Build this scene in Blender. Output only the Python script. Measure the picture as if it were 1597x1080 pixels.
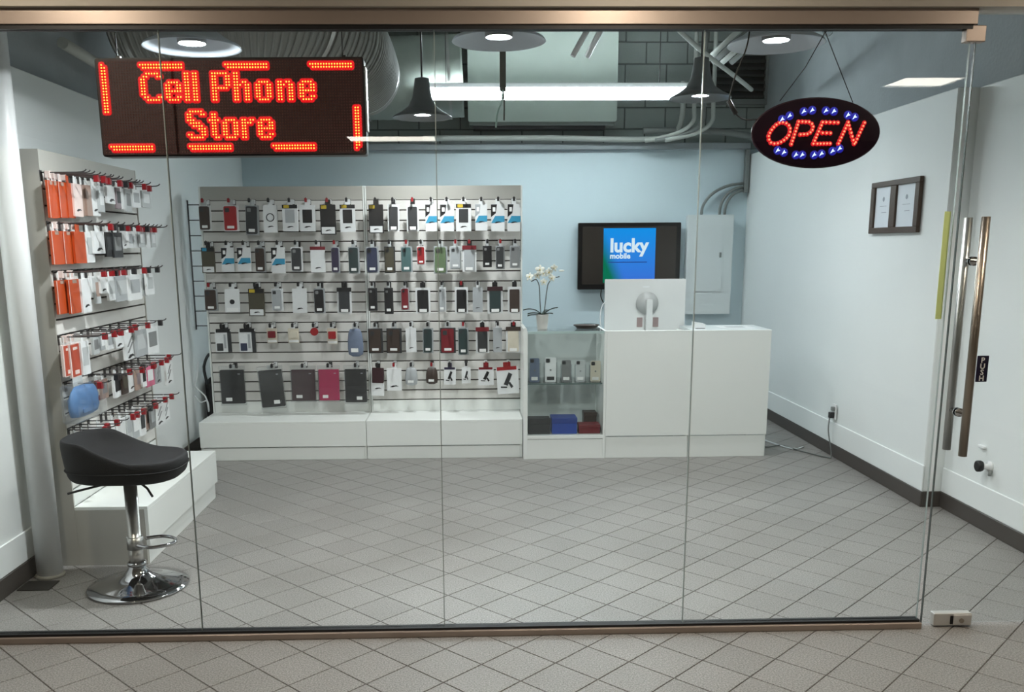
import bpy, bmesh, math, random
import numpy as np
from mathutils import Matrix, Vector
random.seed(7)
scene = bpy.context.scene
for o in list(bpy.data.objects):
    bpy.data.objects.remove(o, do_unlink=True)
COL = scene.collection

# ------------------------------------------------------------------ camera
FPX, PPX, PPY = 1418.14, 767.56, 671.92          # focal length and principal point for a 1597 x 1080 frame
PITCH, YAW, ROLL, CAMZ = 0.20063, -0.02611, 0.00628, 1.5908

def cam_axes():
    cy, sy = math.cos(YAW), math.sin(YAW)
    fwd = np.array([-sy * math.cos(PITCH), cy * math.cos(PITCH), -math.sin(PITCH)])
    right = np.array([cy, sy, 0.0])
    down = np.cross(fwd, right)
    cr, sr = math.cos(ROLL), math.sin(ROLL)
    return cr * right + sr * down, -sr * right + cr * down, fwd

CX, CY, CF = cam_axes()
cam_data = bpy.data.cameras.new('camera')
cam = bpy.data.objects.new('camera', cam_data)
COL.objects.link(cam)
cam_data.sensor_fit = 'HORIZONTAL'
cam_data.sensor_width = 36.0
cam_data.lens = FPX / 1597 * 36.0
cam_data.shift_x = (798.5 - PPX) / 1597
cam_data.shift_y = (PPY - 540.0) / 1597
cam_data.clip_start = 0.05
cam.matrix_world = Matrix((
    (CX[0], -CY[0], -CF[0], 0.0),
    (CX[1], -CY[1], -CF[1], 0.0),
    (CX[2], -CY[2], -CF[2], CAMZ),
    (0, 0, 0, 1)))
scene.camera = cam

# ------------------------------------------------------------------ world, exposure
world = bpy.data.worlds.new('world')
scene.world = world
world.use_nodes = True
world.node_tree.nodes['Background'].inputs[0].default_value = (0.75, 0.8, 0.85, 1)
world.node_tree.nodes['Background'].inputs[1].default_value = 0.12
scene.view_settings.view_transform = 'Standard'
scene.view_settings.look = 'None'
scene.view_settings.gamma = 1.0
scene.view_settings.use_curve_mapping = False
scene.view_settings.exposure = 0.6

TUBE_L = 52.0        # radiance of the fluorescent tube
BULB_L = 560.0       # radiance of the pendant bulbs
TROF_L = 14.0         # corridor ceiling lights
SPOT_L = 390.0        # warm corridor downlights

def _ray(u, v):
    return CX * ((u - PPX) / FPX) + CY * ((v - PPY) / FPX) + CF
def atY(u, v, y):
    d = _ray(u, v); t = y / d[1]
    return float(d[0] * t), float(y), float(CAMZ + d[2] * t)
def atX(u, v, x):
    d = _ray(u, v); t = x / d[0]
    return float(x), float(d[1] * t), float(CAMZ + d[2] * t)
def proj(x, y, z):
    w = np.array([x, y, z - CAMZ]); c = w @ CF
    return PPX + FPX * (w @ CX) / c, PPY + FPX * (w @ CY) / c

# ------------------------------------------------------------------ materials
def lin(c):
    out = []
    for v in c[:3]:
        v = v / 255.0
        out.append(v / 12.92 if v <= 0.04045 else ((v + 0.055) / 1.055) ** 2.4)
    return tuple(out) + (1.0,)
_M = {}
def mat(name, rgb, rough=0.5, metal=0.0, var=0.06, scale=6.0, bump=0.0, bscale=60.0, spec=0.5, coat=0.0):
    if name in _M: return _M[name]
    m = bpy.data.materials.new(name); m.use_nodes = True; _M[name] = m
    nt = m.node_tree; b = nt.nodes['Principled BSDF']
    b.inputs['Roughness'].default_value = rough
    b.inputs['Metallic'].default_value = metal
    b.inputs['Specular IOR Level'].default_value = spec
    b.inputs['Coat Weight'].default_value = coat
    tc = nt.nodes.new('ShaderNodeTexCoord')
    no = nt.nodes.new('ShaderNodeTexNoise'); no.inputs['Scale'].default_value = scale; no.inputs['Detail'].default_value = 4
    nt.links.new(tc.outputs['Object'], no.inputs['Vector'])
    mx = nt.nodes.new('ShaderNodeMix'); mx.data_type = 'RGBA'
    c = lin(rgb)
    mx.inputs['A'].default_value = tuple(x * (1 - var) for x in c[:3]) + (1,)
    mx.inputs['B'].default_value = tuple(min(1, x * (1 + var)) for x in c[:3]) + (1,)
    nt.links.new(no.outputs['Fac'], mx.inputs['Factor'])
    nt.links.new(mx.outputs['Result'], b.inputs['Base Color'])
    if bump > 0:
        n2 = nt.nodes.new('ShaderNodeTexNoise'); n2.inputs['Scale'].default_value = bscale; n2.inputs['Detail'].default_value = 6
        nt.links.new(tc.outputs['Object'], n2.inputs['Vector'])
        bp = nt.nodes.new('ShaderNodeBump'); bp.inputs['Strength'].default_value = bump; bp.inputs['Distance'].default_value = 0.01
        nt.links.new(n2.outputs['Fac'], bp.inputs['Height'])
        nt.links.new(bp.outputs['Normal'], b.inputs['Normal'])
    return m
def emis(name, rgb_lin, strength):
    if name in _M: return _M[name]
    m = bpy.data.materials.new(name); m.use_nodes = True; _M[name] = m
    b = m.node_tree.nodes['Principled BSDF']
    b.inputs['Base Color'].default_value = (0.02, 0.02, 0.02, 1); b.inputs['Roughness'].default_value = 0.6
    b.inputs['Emission Color'].default_value = tuple(rgb_lin) + (1,)
    b.inputs['Emission Strength'].default_value = strength
    return m
def glass(name, tint, f0=0.04, haze=0.0, rough=0.0):
    """Thin clear sheet: straight transmission plus a Fresnel (Schlick) mirror reflection."""
    if name in _M: return _M[name]
    m = bpy.data.materials.new(name); m.use_nodes = True; _M[name] = m
    nt = m.node_tree; nt.nodes.clear()
    out = nt.nodes.new('ShaderNodeOutputMaterial')
    tr = nt.nodes.new('ShaderNodeBsdfTransparent'); tr.inputs['Color'].default_value = tuple(tint) + (1,)
    gl = nt.nodes.new('ShaderNodeBsdfGlossy'); gl.inputs['Roughness'].default_value = rough
    lw = nt.nodes.new('ShaderNodeLayerWeight'); lw.inputs['Blend'].default_value = 0.5
    pw = nt.nodes.new('ShaderNodeMath'); pw.operation = 'POWER'; pw.inputs[1].default_value = 5.0
    ma = nt.nodes.new('ShaderNodeMath'); ma.operation = 'MULTIPLY_ADD'; ma.inputs[1].default_value = 1 - f0; ma.inputs[2].default_value = f0
    mx = nt.nodes.new('ShaderNodeMixShader')
    nt.links.new(lw.outputs['Facing'], pw.inputs[0]); nt.links.new(pw.outputs[0], ma.inputs[0])
    nt.links.new(ma.outputs[0], mx.inputs[0]); nt.links.new(tr.outputs[0], mx.inputs[1]); nt.links.new(gl.outputs[0], mx.inputs[2])
    last = mx
    if haze > 0:
        df = nt.nodes.new('ShaderNodeBsdfDiffuse'); df.inputs['Color'].default_value = (0.85, 0.88, 0.9, 1)
        m2 = nt.nodes.new('ShaderNodeMixShader'); m2.inputs[0].default_value = haze
        nt.links.new(last.outputs[0], m2.inputs[1]); nt.links.new(df.outputs[0], m2.inputs[2]); last = m2
    nt.links.new(last.outputs[0], out.inputs['Surface'])
    return m

WHITE_WALL = mat('white_paint', (231, 235, 234), 0.55, var=0.03, scale=2.5, bump=0.05, bscale=180)
BACK_PAINT = mat('blue_lit_wall_paint', (212, 228, 234), 0.6, var=0.03, scale=2.0, bump=0.05, bscale=160)  # bluish cast of the light on the back wall, mixed into its colour
CONCRETE = mat('bare_concrete', (164, 171, 174), 0.85, var=0.18, scale=3.5, bump=0.25, bscale=40)
CEIL = mat('dark_ceiling_concrete', (150, 154, 152), 0.9, var=0.2, scale=4, bump=0.3, bscale=30)
BLOCK = mat('painted_block', (160, 168, 164), 0.8, var=0.12, scale=5, bump=0.2, bscale=60)
VINYL = mat('brown_vinyl_base', (66, 61, 57), 0.45, var=0.1, scale=5)
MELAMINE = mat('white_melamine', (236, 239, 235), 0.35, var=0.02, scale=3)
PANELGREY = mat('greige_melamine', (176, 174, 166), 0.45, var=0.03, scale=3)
SLATMAT = mat('slat_laminate', (222, 220, 215), 0.4, var=0.04, scale=3)
MDF = mat('slot_brown_fibreboard', (58, 50, 46), 0.8, var=0.15, scale=20)
BRONZE = mat('brushed_bronze_aluminium', (164, 150, 140), 0.42, metal=0.5, var=0.08, scale=4)
BEIGE = mat('corridor_beige_paint', (180, 174, 164), 0.7, var=0.05, scale=3, bump=0.05)
BLACK = mat('black_rubber', (14, 13, 14), 0.55)
CHROME = mat('chrome', (190, 190, 192), 0.07, metal=1.0, var=0.02)
STEEL = mat('brushed_steel', (182, 181, 178), 0.36, metal=1.0, var=0.08, scale=10)
STEELBROWN = mat('brushed_steel_warm', (168, 158, 146), 0.34, metal=1.0, var=0.08, scale=10)
WIRE = mat('dark_chrome_wire', (92, 90, 90), 0.35, metal=0.8)
REDPL = mat('red_plastic', (140, 22, 30), 0.35)
DARKPL = mat('dark_plastic', (32, 31, 33), 0.4)
WHITEPL = mat('white_plastic', (232, 234, 234), 0.35)
CARD = mat('white_card', (226, 228, 228), 0.55, var=0.03)
STICK = mat('price_sticker_paper', (240, 240, 238), 0.6)
INK = mat('black_ink', (24, 24, 26), 0.5)
CLEAR = glass('clear_plastic', (0.93, 0.94, 0.94), 0.04, haze=0.03, rough=0.05)
GLASS = glass('storefront_glass', (0.955, 0.975, 0.975), 0.028)
SHOWGLASS = glass('showcase_glass', (0.965, 0.98, 0.975), 0.03)
EDGEG = mat('glass_edge_green', (164, 174, 172), 0.2, var=0.1)
DUCT = mat('silver_duct_film', (150, 152, 148), 0.6, metal=0.1, var=0.12, scale=8, bump=0.4, bscale=25)
DUCTW = mat('pale_duct_wrap', (160, 168, 160), 0.5, var=0.12, scale=6, bump=0.5, bscale=14)
UNITW = mat('ac_unit_enamel', (205, 216, 208), 0.4, var=0.02)
PIPEW = mat('painted_pipe', (188, 192, 186), 0.45, var=0.06)
PIPEG = mat('grey_pipe', (128, 132, 130), 0.5, var=0.1)
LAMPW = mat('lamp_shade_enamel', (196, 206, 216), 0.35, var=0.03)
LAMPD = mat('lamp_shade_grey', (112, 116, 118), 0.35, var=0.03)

# ------------------------------------------------------------------ mesh helpers
def add_box(bm, x0, x1, y0, y1, z0, z1, bev=0.0, mi=0):
    vs = [bm.verts.new(p) for p in ((x0,y0,z0),(x1,y0,z0),(x1,y1,z0),(x0,y1,z0),(x0,y0,z1),(x1,y0,z1),(x1,y1,z1),(x0,y1,z1))]
    fs = [bm.faces.new([vs[i] for i in f]) for f in ((0,3,2,1),(4,5,6,7),(0,1,5,4),(1,2,6,5),(2,3,7,6),(3,0,4,7))]
    for f in fs: f.material_index = mi
    if bev > 0:
        es = list({e for f in fs for e in f.edges})
        r = bmesh.ops.bevel(bm, geom=es, offset=bev, segments=1, affect='EDGES', profile=0.5)
        for f in r['faces']: f.material_index = mi
def add_prism(bm, pts, y0, y1, mi=0):
    """outline pts in (x, z), extruded along y"""
    a = [bm.verts.new((p[0], y0, p[1])) for p in pts]; b = [bm.verts.new((p[0], y1, p[1])) for p in pts]
    n = len(pts)
    fs = [bm.faces.new(a), bm.faces.new(b[::-1])]
    for i in range(n): fs.append(bm.faces.new((a[i], b[i], b[(i+1) % n], a[(i+1) % n])))
    for f in fs: f.material_index = mi
def rrect(w, h, r, cx=0, cz=0, seg=3):
    pts = []
    for (sx, sz, a0) in ((1,1,0),(-1,1,90),(-1,-1,180),(1,-1,270)):
        for k in range(seg + 1):
            a = math.radians(a0 + 90 * k / seg)
            pts.append((cx + sx * (w/2 - r) + r * math.cos(a), cz + sz * (h/2 - r) + r * math.sin(a)))
    return pts
def add_tube(bm, pts, r, seg=8, cap=True, mi=0):
    """swept tube; r may be a list"""
    pts = [Vector(p) for p in pts]; n = len(pts)
    rs = r if isinstance(r, (list, tuple)) else [r] * n
    rings = []; up = None
    for i, p in enumerate(pts):
        t = (pts[min(i+1, n-1)] - pts[max(i-1, 0)]).normalized()
        if up is None:
            up = Vector((0,0,1)) if abs(t.z) < 0.9 else Vector((1,0,0))
        s = t.cross(up).normalized(); up = s.cross(t).normalized()
        rings.append([bm.verts.new(p + rs[i] * (math.cos(2*math.pi*k/seg) * s + math.sin(2*math.pi*k/seg) * up)) for k in range(seg)])
    for i in range(n - 1):
        for k in range(seg):
            f = bm.faces.new((rings[i][k], rings[i][(k+1) % seg], rings[i+1][(k+1) % seg], rings[i+1][k])); f.smooth = True; f.material_index = mi
    if cap:
        for q in (rings[0][::-1], rings[-1]):
            f = bm.faces.new(q); f.material_index = mi
def add_lathe(bm, prof, seg=32, c=(0,0,0), mi=0, smooth=True):
    rings = []
    for (r, z) in prof:
        if r < 1e-6: rings.append([bm.verts.new((c[0], c[1], c[2] + z))])
        else: rings.append([bm.verts.new((c[0] + r*math.cos(2*math.pi*k/seg), c[1] + r*math.sin(2*math.pi*k/seg), c[2] + z)) for k in range(seg)])
    for a, b in zip(rings[:-1], rings[1:]):
        for k in range(seg):
            q = [a[0] if len(a) == 1 else a[k], a[0] if len(a) == 1 else a[(k+1) % seg], b[0] if len(b) == 1 else b[(k+1) % seg], b[0] if len(b) == 1 else b[k]]
            q2 = []
            for v in q:
                if v not in q2: q2.append(v)
            if len(q2) >= 3:
                f = bm.faces.new(q2); f.smooth = smooth; f.material_index = mi
def add_ball(bm, c, r, seg=8, rings=5, sc=(1,1,1), mi=0):
    m = Matrix.Translation(c) @ Matrix.Diagonal((r*sc[0], r*sc[1], r*sc[2], 1))
    res = bmesh.ops.create_uvsphere(bm, u_segments=seg, v_segments=rings, radius=1.0, matrix=m)
    for v in res['verts']:
        for f in v.link_faces: f.smooth = True; f.material_index = mi
def smooth_path(pts, n=6):
    """Catmull-Rom through pts"""
    P = [Vector(p) for p in pts]; P = [P[0]] + P + [P[-1]]; out = []
    for i in range(1, len(P) - 2):
        for k in range(n):
            t = k / n
            out.append(0.5 * ((2*P[i]) + (-P[i-1]+P[i+1])*t + (2*P[i-1]-5*P[i]+4*P[i+1]-P[i+2])*t*t + (-P[i-1]+3*P[i]-3*P[i+1]+P[i+2])*t**3))
    out.append(P[-2]); return out
def mesh_of(bm, name):
    bmesh.ops.recalc_face_normals(bm, faces=bm.faces)
    me = bpy.data.meshes.new(name); bm.to_mesh(me); bm.free(); return me
def put(name, me, m=None, parent=None, loc=None, rot=None):
    if isinstance(me, bmesh.types.BMesh): me = mesh_of(me, name)
    ms = m if isinstance(m, (list, tuple)) else ([m] if m else [])
    if ms and len(me.materials) == 0:
        for x in ms: me.materials.append(x)
    o = bpy.data.objects.new(name, me); COL.objects.link(o)
    if ms:
        for i, x in enumerate(ms):
            if i < len(o.material_slots) and o.material_slots[i].material != x:
                o.material_slots[i].link = 'OBJECT'; o.material_slots[i].material = x
    if loc is not None: o.location = loc
    if rot is not None: o.rotation_euler = rot
    if parent is not None: o.parent = parent
    return o
def box(name, x0, x1, y0, y1, z0, z1, m, parent=None, bev=0.0):
    bm = bmesh.new(); add_box(bm, x0, x1, y0, y1, z0, z1, bev); return put(name, bm, m, parent)
def tube(name, pts, r, m, parent=None, seg=8):
    bm = bmesh.new(); add_tube(bm, pts, r, seg); return put(name, bm, m, parent)
def struct(o):
    o['kind'] = 'structure'; return o
def tag(o, label, cat, group=None):
    o['label'] = label; o['category'] = cat
    if group: o['group'] = group
    return o
def thing(name, label, cat, loc=(0,0,0), rotz=0.0, group=None, tilt=0.0):
    o = bpy.data.objects.new(name, None); COL.objects.link(o); o.empty_display_size = 0.05
    o.location = loc; o.rotation_euler = (0, tilt, rotz)
    return tag(o, label, cat, group)
def text_mesh(body, size, thick=0.0, extrude=0.001, spacing=1.0):
    cu = bpy.data.curves.new('lettering', 'FONT'); cu.body = body; cu.size = size
    cu.offset = thick; cu.extrude = extrude; cu.align_x = 'LEFT'; cu.space_character = spacing; cu.resolution_u = 3
    ob = bpy.data.objects.new('tmp_text', cu); COL.objects.link(ob)
    bpy.context.view_layer.update()
    me = bpy.data.meshes.new_from_object(ob.evaluated_get(bpy.context.evaluated_depsgraph_get()))
    bpy.data.objects.remove(ob, do_unlink=True); bpy.data.curves.remove(cu)
    return me

ORD = ['first','second','third','fourth','fifth','sixth','seventh','eighth','ninth','tenth','eleventh','twelfth','thirteenth','fourteenth','fifteenth']

# ================================================================== THE SETTING
YG = 3.562                 # storefront glass
XL, XR, XR2, YB = -2.17, 2.775, 2.895, 9.20
WT = 2.45                  # top of the painted drywall
CH = 3.62                  # shop ceiling height

# ---- floor: grout bed + square tiles laid diagonally through shop and corridor
floor = struct(box('floor', -4.5, 4.6, -3.4, 9.6, -0.12, -0.0035, mat('grey_grout', (98, 95, 90), 0.9, var=0.15, scale=30)))
TILE = 0.2032
def tile_material():
    m = bpy.data.materials.new('speckled_floor_tile'); m.use_nodes = True
    nt = m.node_tree; b = nt.nodes['Principled BSDF']
    geo = nt.nodes.new('ShaderNodeNewGeometry'); oi = nt.nodes.new('ShaderNodeObjectInfo')
    n1 = nt.nodes.new('ShaderNodeTexNoise'); n1.inputs['Scale'].default_value = 160; n1.inputs['Detail'].default_value = 3
    n2 = nt.nodes.new('ShaderNodeTexNoise'); n2.inputs['Scale'].default_value = 1.7; n2.inputs['Detail'].default_value = 4
    nt.links.new(geo.outputs['Position'], n1.inputs['Vector']); nt.links.new(geo.outputs['Position'], n2.inputs['Vector'])
    r1 = nt.nodes.new('ShaderNodeValToRGB')
    r1.color_ramp.elements[0].position = 0.36; r1.color_ramp.elements[0].color = lin((118, 116, 113))
    r1.color_ramp.elements[1].position = 0.64; r1.color_ramp.elements[1].color = lin((164, 161, 157))
    nt.links.new(n1.outputs['Fac'], r1.inputs[0])
    mx = nt.nodes.new('ShaderNodeMix'); mx.data_type = 'RGBA'; mx.blend_type = 'MULTIPLY'; mx.inputs['Factor'].default_value = 1.0
    r2 = nt.nodes.new('ShaderNodeValToRGB')
    r2.color_ramp.elements[0].position = 0.3; r2.color_ramp.elements[0].color = (0.84, 0.83, 0.82, 1)
    r2.color_ramp.elements[1].position = 0.75; r2.color_ramp.elements[1].color = (1, 1, 1, 1)
    nt.links.new(n2.outputs['Fac'], r2.inputs[0])
    nt.links.new(r1.outputs[0], mx.inputs['A']); nt.links.new(r2.outputs[0], mx.inputs['B'])
    m3 = nt.nodes.new('ShaderNodeMix'); m3.data_type = 'RGBA'; m3.blend_type = 'MULTIPLY'; m3.inputs['Factor'].default_value = 1.0
    mr = nt.nodes.new('ShaderNodeMapRange'); mr.inputs[3].default_value = 0.93; mr.inputs[4].default_value = 1.03
    nt.links.new(oi.outputs['Random'], mr.inputs[0]); nt.links.new(mx.outputs['Result'], m3.inputs['A']); nt.links.new(mr.outputs[0], m3.inputs['B'])
    nt.links.new(m3.outputs['Result'], b.inputs['Base Color'])
    b.inputs['Roughness'].default_value = 0.42; b.inputs['Specular IOR Level'].default_value = 0.35
    bp = nt.nodes.new('ShaderNodeBump'); bp.inputs['Strength'].default_value = 0.08; bp.inputs['Distance'].default_value = 0.004
    nt.links.new(n1.outputs['Fac'], bp.inputs['Height']); nt.links.new(bp.outputs['Normal'], b.inputs['Normal'])
    return m
TILEM = tile_material()
ang = math.pi/4 + 0.00059
tA = (math.cos(ang), math.sin(ang)); tB = (math.sin(ang), -math.cos(ang))
tO = (0.18999 * TILE, 16.11024 * TILE)
HT = (TILE - 0.0042) / 2
bm = bmesh.new()
for (h, z) in ((HT, -0.0012), (HT - 0.0014, 0.0)): pass
lo = [bm.verts.new((sx*HT, sy*HT, -0.006)) for sx, sy in ((-1,-1),(1,-1),(1,1),(-1,1))]
mi_ = [bm.verts.new((sx*HT, sy*HT, -0.0012)) for sx, sy in ((-1,-1),(1,-1),(1,1),(-1,1))]
hi = [bm.verts.new((sx*(HT-0.0016), sy*(HT-0.0016), 0.0)) for sx, sy in ((-1,-1),(1,-1),(1,1),(-1,1))]
bm.faces.new(hi)
for a, b in ((lo, mi_), (mi_, hi)):
    for k in range(4): bm.faces.new((a[k], a[(k+1) % 4], b[(k+1) % 4], b[k]))
tile_me = mesh_of(bm, 'tile'); tile_me.materials.append(TILEM)
cand, rest = [], []
for i in range(-60, 61):
    for j in range(-60, 61):
        x = tO[0] + TILE * ((i+.5)*tB[0] + (j+.5)*tA[0]); y = tO[1] + TILE * ((i+.5)*tB[1] + (j+.5)*tA[1])
        if not (-4.3 < x < 4.4 and -3.2 < y < 9.0): continue
        vis = False
        if y > 2.4:
            u, v = proj(x, y, 0)
            vis = -30 < u < 1627 and v < 1110 and (y < YG or (XL - .1 < x < XR2 + .1 and y < 6.75 and not (x < -1.66 and 4.5 < y < 5.75)))
        (cand if vis else rest).append((y, x))
cand.sort()
for (y, x) in cand[:300]:
    put('tile', tile_me, None, floor, (x, y, 0), (0, 0, ang))
bm = bmesh.new()
ca, sa = math.cos(ang), math.sin(ang)
for (y, x) in cand[300:] + rest:
    vs = []
    for (h, z) in ((HT, -0.0012), (HT - 0.0016, 0.0)):
        vs.append([bm.verts.new((x + ca*sx*h - sa*sy*h, y + sa*sx*h + ca*sy*h, z)) for sx, sy in ((-1,-1),(1,-1),(1,1),(-1,1))])
    bm.faces.new(vs[1])
    for k in range(4): bm.faces.new((vs[0][k], vs[0][(k+1) % 4], vs[1][(k+1) % 4], vs[1][k]))
o = put('tile_field', bm, TILEM, floor); o['kind'] = 'stuff'

# ---- walls
struct(box('wall_left', -2.45, XL, YG + 0.07, YB, 0, WT, WHITE_WALL, bev=0.004))
struct(box('wall_left_upper', -2.6, XL - 0.09, YG + 0.07, YB + 0.3, WT, CH, CONCRETE))
struct(box('wall_right', XR, 3.2, 5.32, YB, 0, WT, WHITE_WALL, bev=0.006))
struct(box('wall_right_front', XR2, 3.2, YG + 0.07, 5.3195, 0, WT, WHITE_WALL, bev=0.006))
struct(box('wall_right_upper', XR2 + 0.03, 3.3, YG + 0.07, YB + 0.3, WT, CH, CONCRETE))
struct(box('wall_back', -2.45, 3.2, YB, YB + 0.28, 0, 2.50, BACK_PAINT))
back_up = struct(box('wall_back_upper', -2.6, 3.3, YB + 0.06, YB + 0.3, 2.50, CH, mat('block_mortar', (104, 110, 108), 0.9)))
bm = bmesh.new(); add_box(bm, -0.194, 0.194, -0.01, 0.0, -0.094, 0.094, 0.004); blk = mesh_of(bm, 'concrete_block')
for r in range(6):
    for c in range(15):
        put('concrete_block', blk, BLOCK, back_up, (-2.45 + 0.4*c + (0.2 if r % 2 else 0), YB + 0.062, 2.60 + 0.2*r))
struct(box('ceiling', -2.6, 3.3, YG + 0.07, YB + 0.3, CH, CH + 0.1, CEIL))
for k, y in enumerate((5.2, 7.35)):
    struct(box('trim_ceiling_beam_%d' % (k + 1), -2.25, 2.9, y, y + 0.25, 3.32, CH, CEIL))
# ledge of bare wall above the painted board at the back
struct(box('trim_back_ledge', XL, XR, YB - 0.06, YB + 0.05, 2.50, 2.56, CONCRETE, bev=0.005))
# base boards and the plaster ledge line above them
def bb(name, x0, x1, y0, y1): struct(box(name, x0, x1, y0, y1, 0, 0.098, VINYL, bev=0.004))
bb('baseboard_right', XR - 0.012, XR, 5.308, YB)
bb('baseboard_right_jog', XR, XR2, 5.308, 5.32)
bb('baseboard_right_front', XR2 - 0.012, XR2, YG + 0.07, 5.308)
bb('baseboard_left', XL, XL + 0.012, YG + 0.07, 4.44)
bb('baseboard_left_far', XL, XL + 0.012, 5.76, YB)
struct(box('trim_right_ledge', XR - 0.010, XR, 5.31, YB, 0.098, 0.262, WHITE_WALL, bev=0.004))
struct(box('trim_right_front_ledge', XR2 - 0.010, XR2, YG + 0.07, 5.31, 0.098, 0.250, WHITE_WALL, bev=0.004))
struct(box('trim_left_ledge', XL, XL + 0.010, YG + 0.07, 4.44, 0.098, 0.245, WHITE_WALL, bev=0.004))

# ---- corridor shell in front of the shop (seen only at the edges and mirrored in the glass)
MC = 2.72
struct(box('wall_front_header', -4.5, 4.6, YG - 0.055, YG + 0.065, 2.436, CH, BEIGE))
struct(box('wall_front_left', -4.5, -2.2, YG - 0.03, YG + 0.065, 0, 2.436, BEIGE))
struct(box('wall_front_right', 2.93, 4.6, YG - 0.03, YG + 0.065, 0, 2.436, BEIGE))
struct(box('ceiling_corridor', -4.5, 4.6, -3.4, YG - 0.055, MC, MC + 0.1, mat('corridor_ceiling_paint', (206, 198, 186), 0.8)))
struct(box('wall_corridor_opposite', -4.5, 4.6, -3.5, -3.4, 0, MC, mat('corridor_wall_paint', (150, 146, 138), 0.7)))
struct(box('wall_corridor_left', -4.6, -4.5, -3.4, YG, 0, MC, BEIGE))
struct(box('wall_corridor_right', 4.6, 4.7, -3.4, YG, 0, MC, BEIGE))
TROF = emis('corridor_light_panel', (1.0, 0.93, 0.82), TROF_L)
for k, (x, y, w, d) in enumerate(((-0.77, -2.83, 0.9, 0.46), (3.2, 0.5, 0.42, 0.36))):
    t = thing('ceiling_light_panel', 'flat white light panel in the corridor ceiling, %s' % ('far from the shop glass' if k == 0 else 'near the corridor side wall'), 'ceiling light', (x, y, MC - 0.03), group='corridor light panels')
    bm = bmesh.new()
    for s in (-1, 1):
        add_box(bm, -w/2 - 0.03, w/2 + 0.03, s*(d/2 + 0.015) - 0.015, s*(d/2 + 0.015) + 0.015, 0, 0.03)
        add_box(bm, s*(w/2 + 0.015) - 0.015, s*(w/2 + 0.015) + 0.015, -d/2, d/2, 0, 0.03)
    put('frame', bm, WHITEPL, t)
    put('diffuser', mesh_of((lambda b: (add_box(b, -w/2, w/2, -d/2, d/2, 0.008, 0.018), b)[1])(bmesh.new()), 'diffuser'), TROF, t)
SPOT = emis('corridor_downlight_bulb', (1.0, 0.87, 0.70), SPOT_L)
for k, x in enumerate((-1.6, 0.62, 2.6)):
    t = thing('recessed_downlight', 'round warm downlight in corridor ceiling, %s of three before the shop glass' % ('left', 'middle', 'right')[k], 'ceiling light', (x, 2.78, MC - 0.012), group='corridor downlights')
    bm = bmesh.new(); add_lathe(bm, [(0.055, 0.0), (0.085, 0.0), (0.085, 0.012), (0.055, 0.012), (0.055, 0.0)], 24); put('trim_ring', bm, WHITEPL, t)
    bm = bmesh.new(); add_lathe(bm, [(0.0, 0.004), (0.054, 0.004), (0.054, 0.010), (0.0, 0.010)], 20); put('lens', bm, SPOT, t)

# ---- storefront: rail, sill, glass panels, door
JX = [XL - 0.0, -1.113, -0.111, 0.887, 1.884]
r = struct(box('trim_top_rail', XL, 1.893, YG - 0.03, YG + 0.03, 2.381, 2.436, BRONZE, bev=0.002))
box('gasket', XL, 1.88, YG - 0.022, YG + 0.022, 2.366, 2.381, BLACK, r)
s = struct(box('trim_sill', XL, 1.893, YG - 0.033, YG + 0.033, 0.0, 0.026, BRONZE, bev=0.002))
box('gasket', XL, 1.888, YG - 0.02, YG + 0.02, 0.026, 0.036, BLACK, s)
for k in range(4):
    a, b = JX[k] + 0.0015, JX[k+1] - 0.0015
    w = struct(box('window_%d' % (k + 1), a, b, YG - 0.006, YG + 0.006, 0.036, 2.366, GLASS))
    e = box('polished_edge', b, b + (0.003 if k < 3 else 0.001), YG - 0.006, YG + 0.006, 0.036, 2.366, EDGEG, w)
# glass door at the right, hinged off frame
door = struct(bpy.data.objects.new('door_1', None)); COL.objects.link(door)
door.location = (1.905, YG, 0)
def dput(name, bm, m): return put(name, bm, m, door)
bm = bmesh.new(); add_box(bm, 0, 0.965, -0.006, 0.006, 0.014, 2.425); dput('pane', bm, GLASS)
bm = bmesh.new(); add_box(bm, -0.0025, 0.0, -0.006, 0.006, 0.014, 2.425); dput('polished_edge', bm, mat('glass_edge_dark', (74, 84, 82), 0.25))
bm = bmesh.new(); add_box(bm, -0.045, 0.028, -0.02, 0.02, 2.322, 2.380, 0.003); dput('top_patch', bm, BRONZE)
for s_, m_ in ((-1, STEELBROWN), (1, STEEL)):
    bm = bmesh.new(); add_tube(bm, [(0.072, s_*0.062, 0.752), (0.072, s_*0.062, 1.688)], 0.0165, 16); h = dput('handle', bm, m_)
    for zz in (0.92, 1.52):
        bm = bmesh.new(); add_tube(bm, [(0.072, s_*0.006, zz), (0.072, s_*0.012, zz), (0.072, s_*0.013, zz), (0.072, s_*0.05, zz)], [0.018, 0.018, 0.011, 0.011], 14); put('standoff', bm, CHROME, h)
bm = bmesh.new(); add_box(bm, 0.045, 0.205, -0.018, 0.018, 0.006, 0.060, 0.002); lock = dput('lock_patch', bm, mat('satin_silver', (208, 206, 202), 0.38, metal=0.5))
bm = bmesh.new(); add_box(bm, 0.125, 0.202, -0.026, -0.018, 0.010, 0.056, 0.002); put('cover_plate', bm, mat('satin_silver', (208, 206, 202), 0.38, metal=0.5), lock)
bm = bmesh.new(); add_tube(bm, [(0.158, -0.030, 0.031), (0.158, -0.026, 0.031)], 0.010, 14); put('key_cylinder', bm, STEELBROWN, lock)
bm = bmesh.new(); add_box(bm, 0.114, 0.125, -0.022, -0.018, 0.014, 0.05); put('bolt_gap', bm, BLACK, lock)
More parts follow.
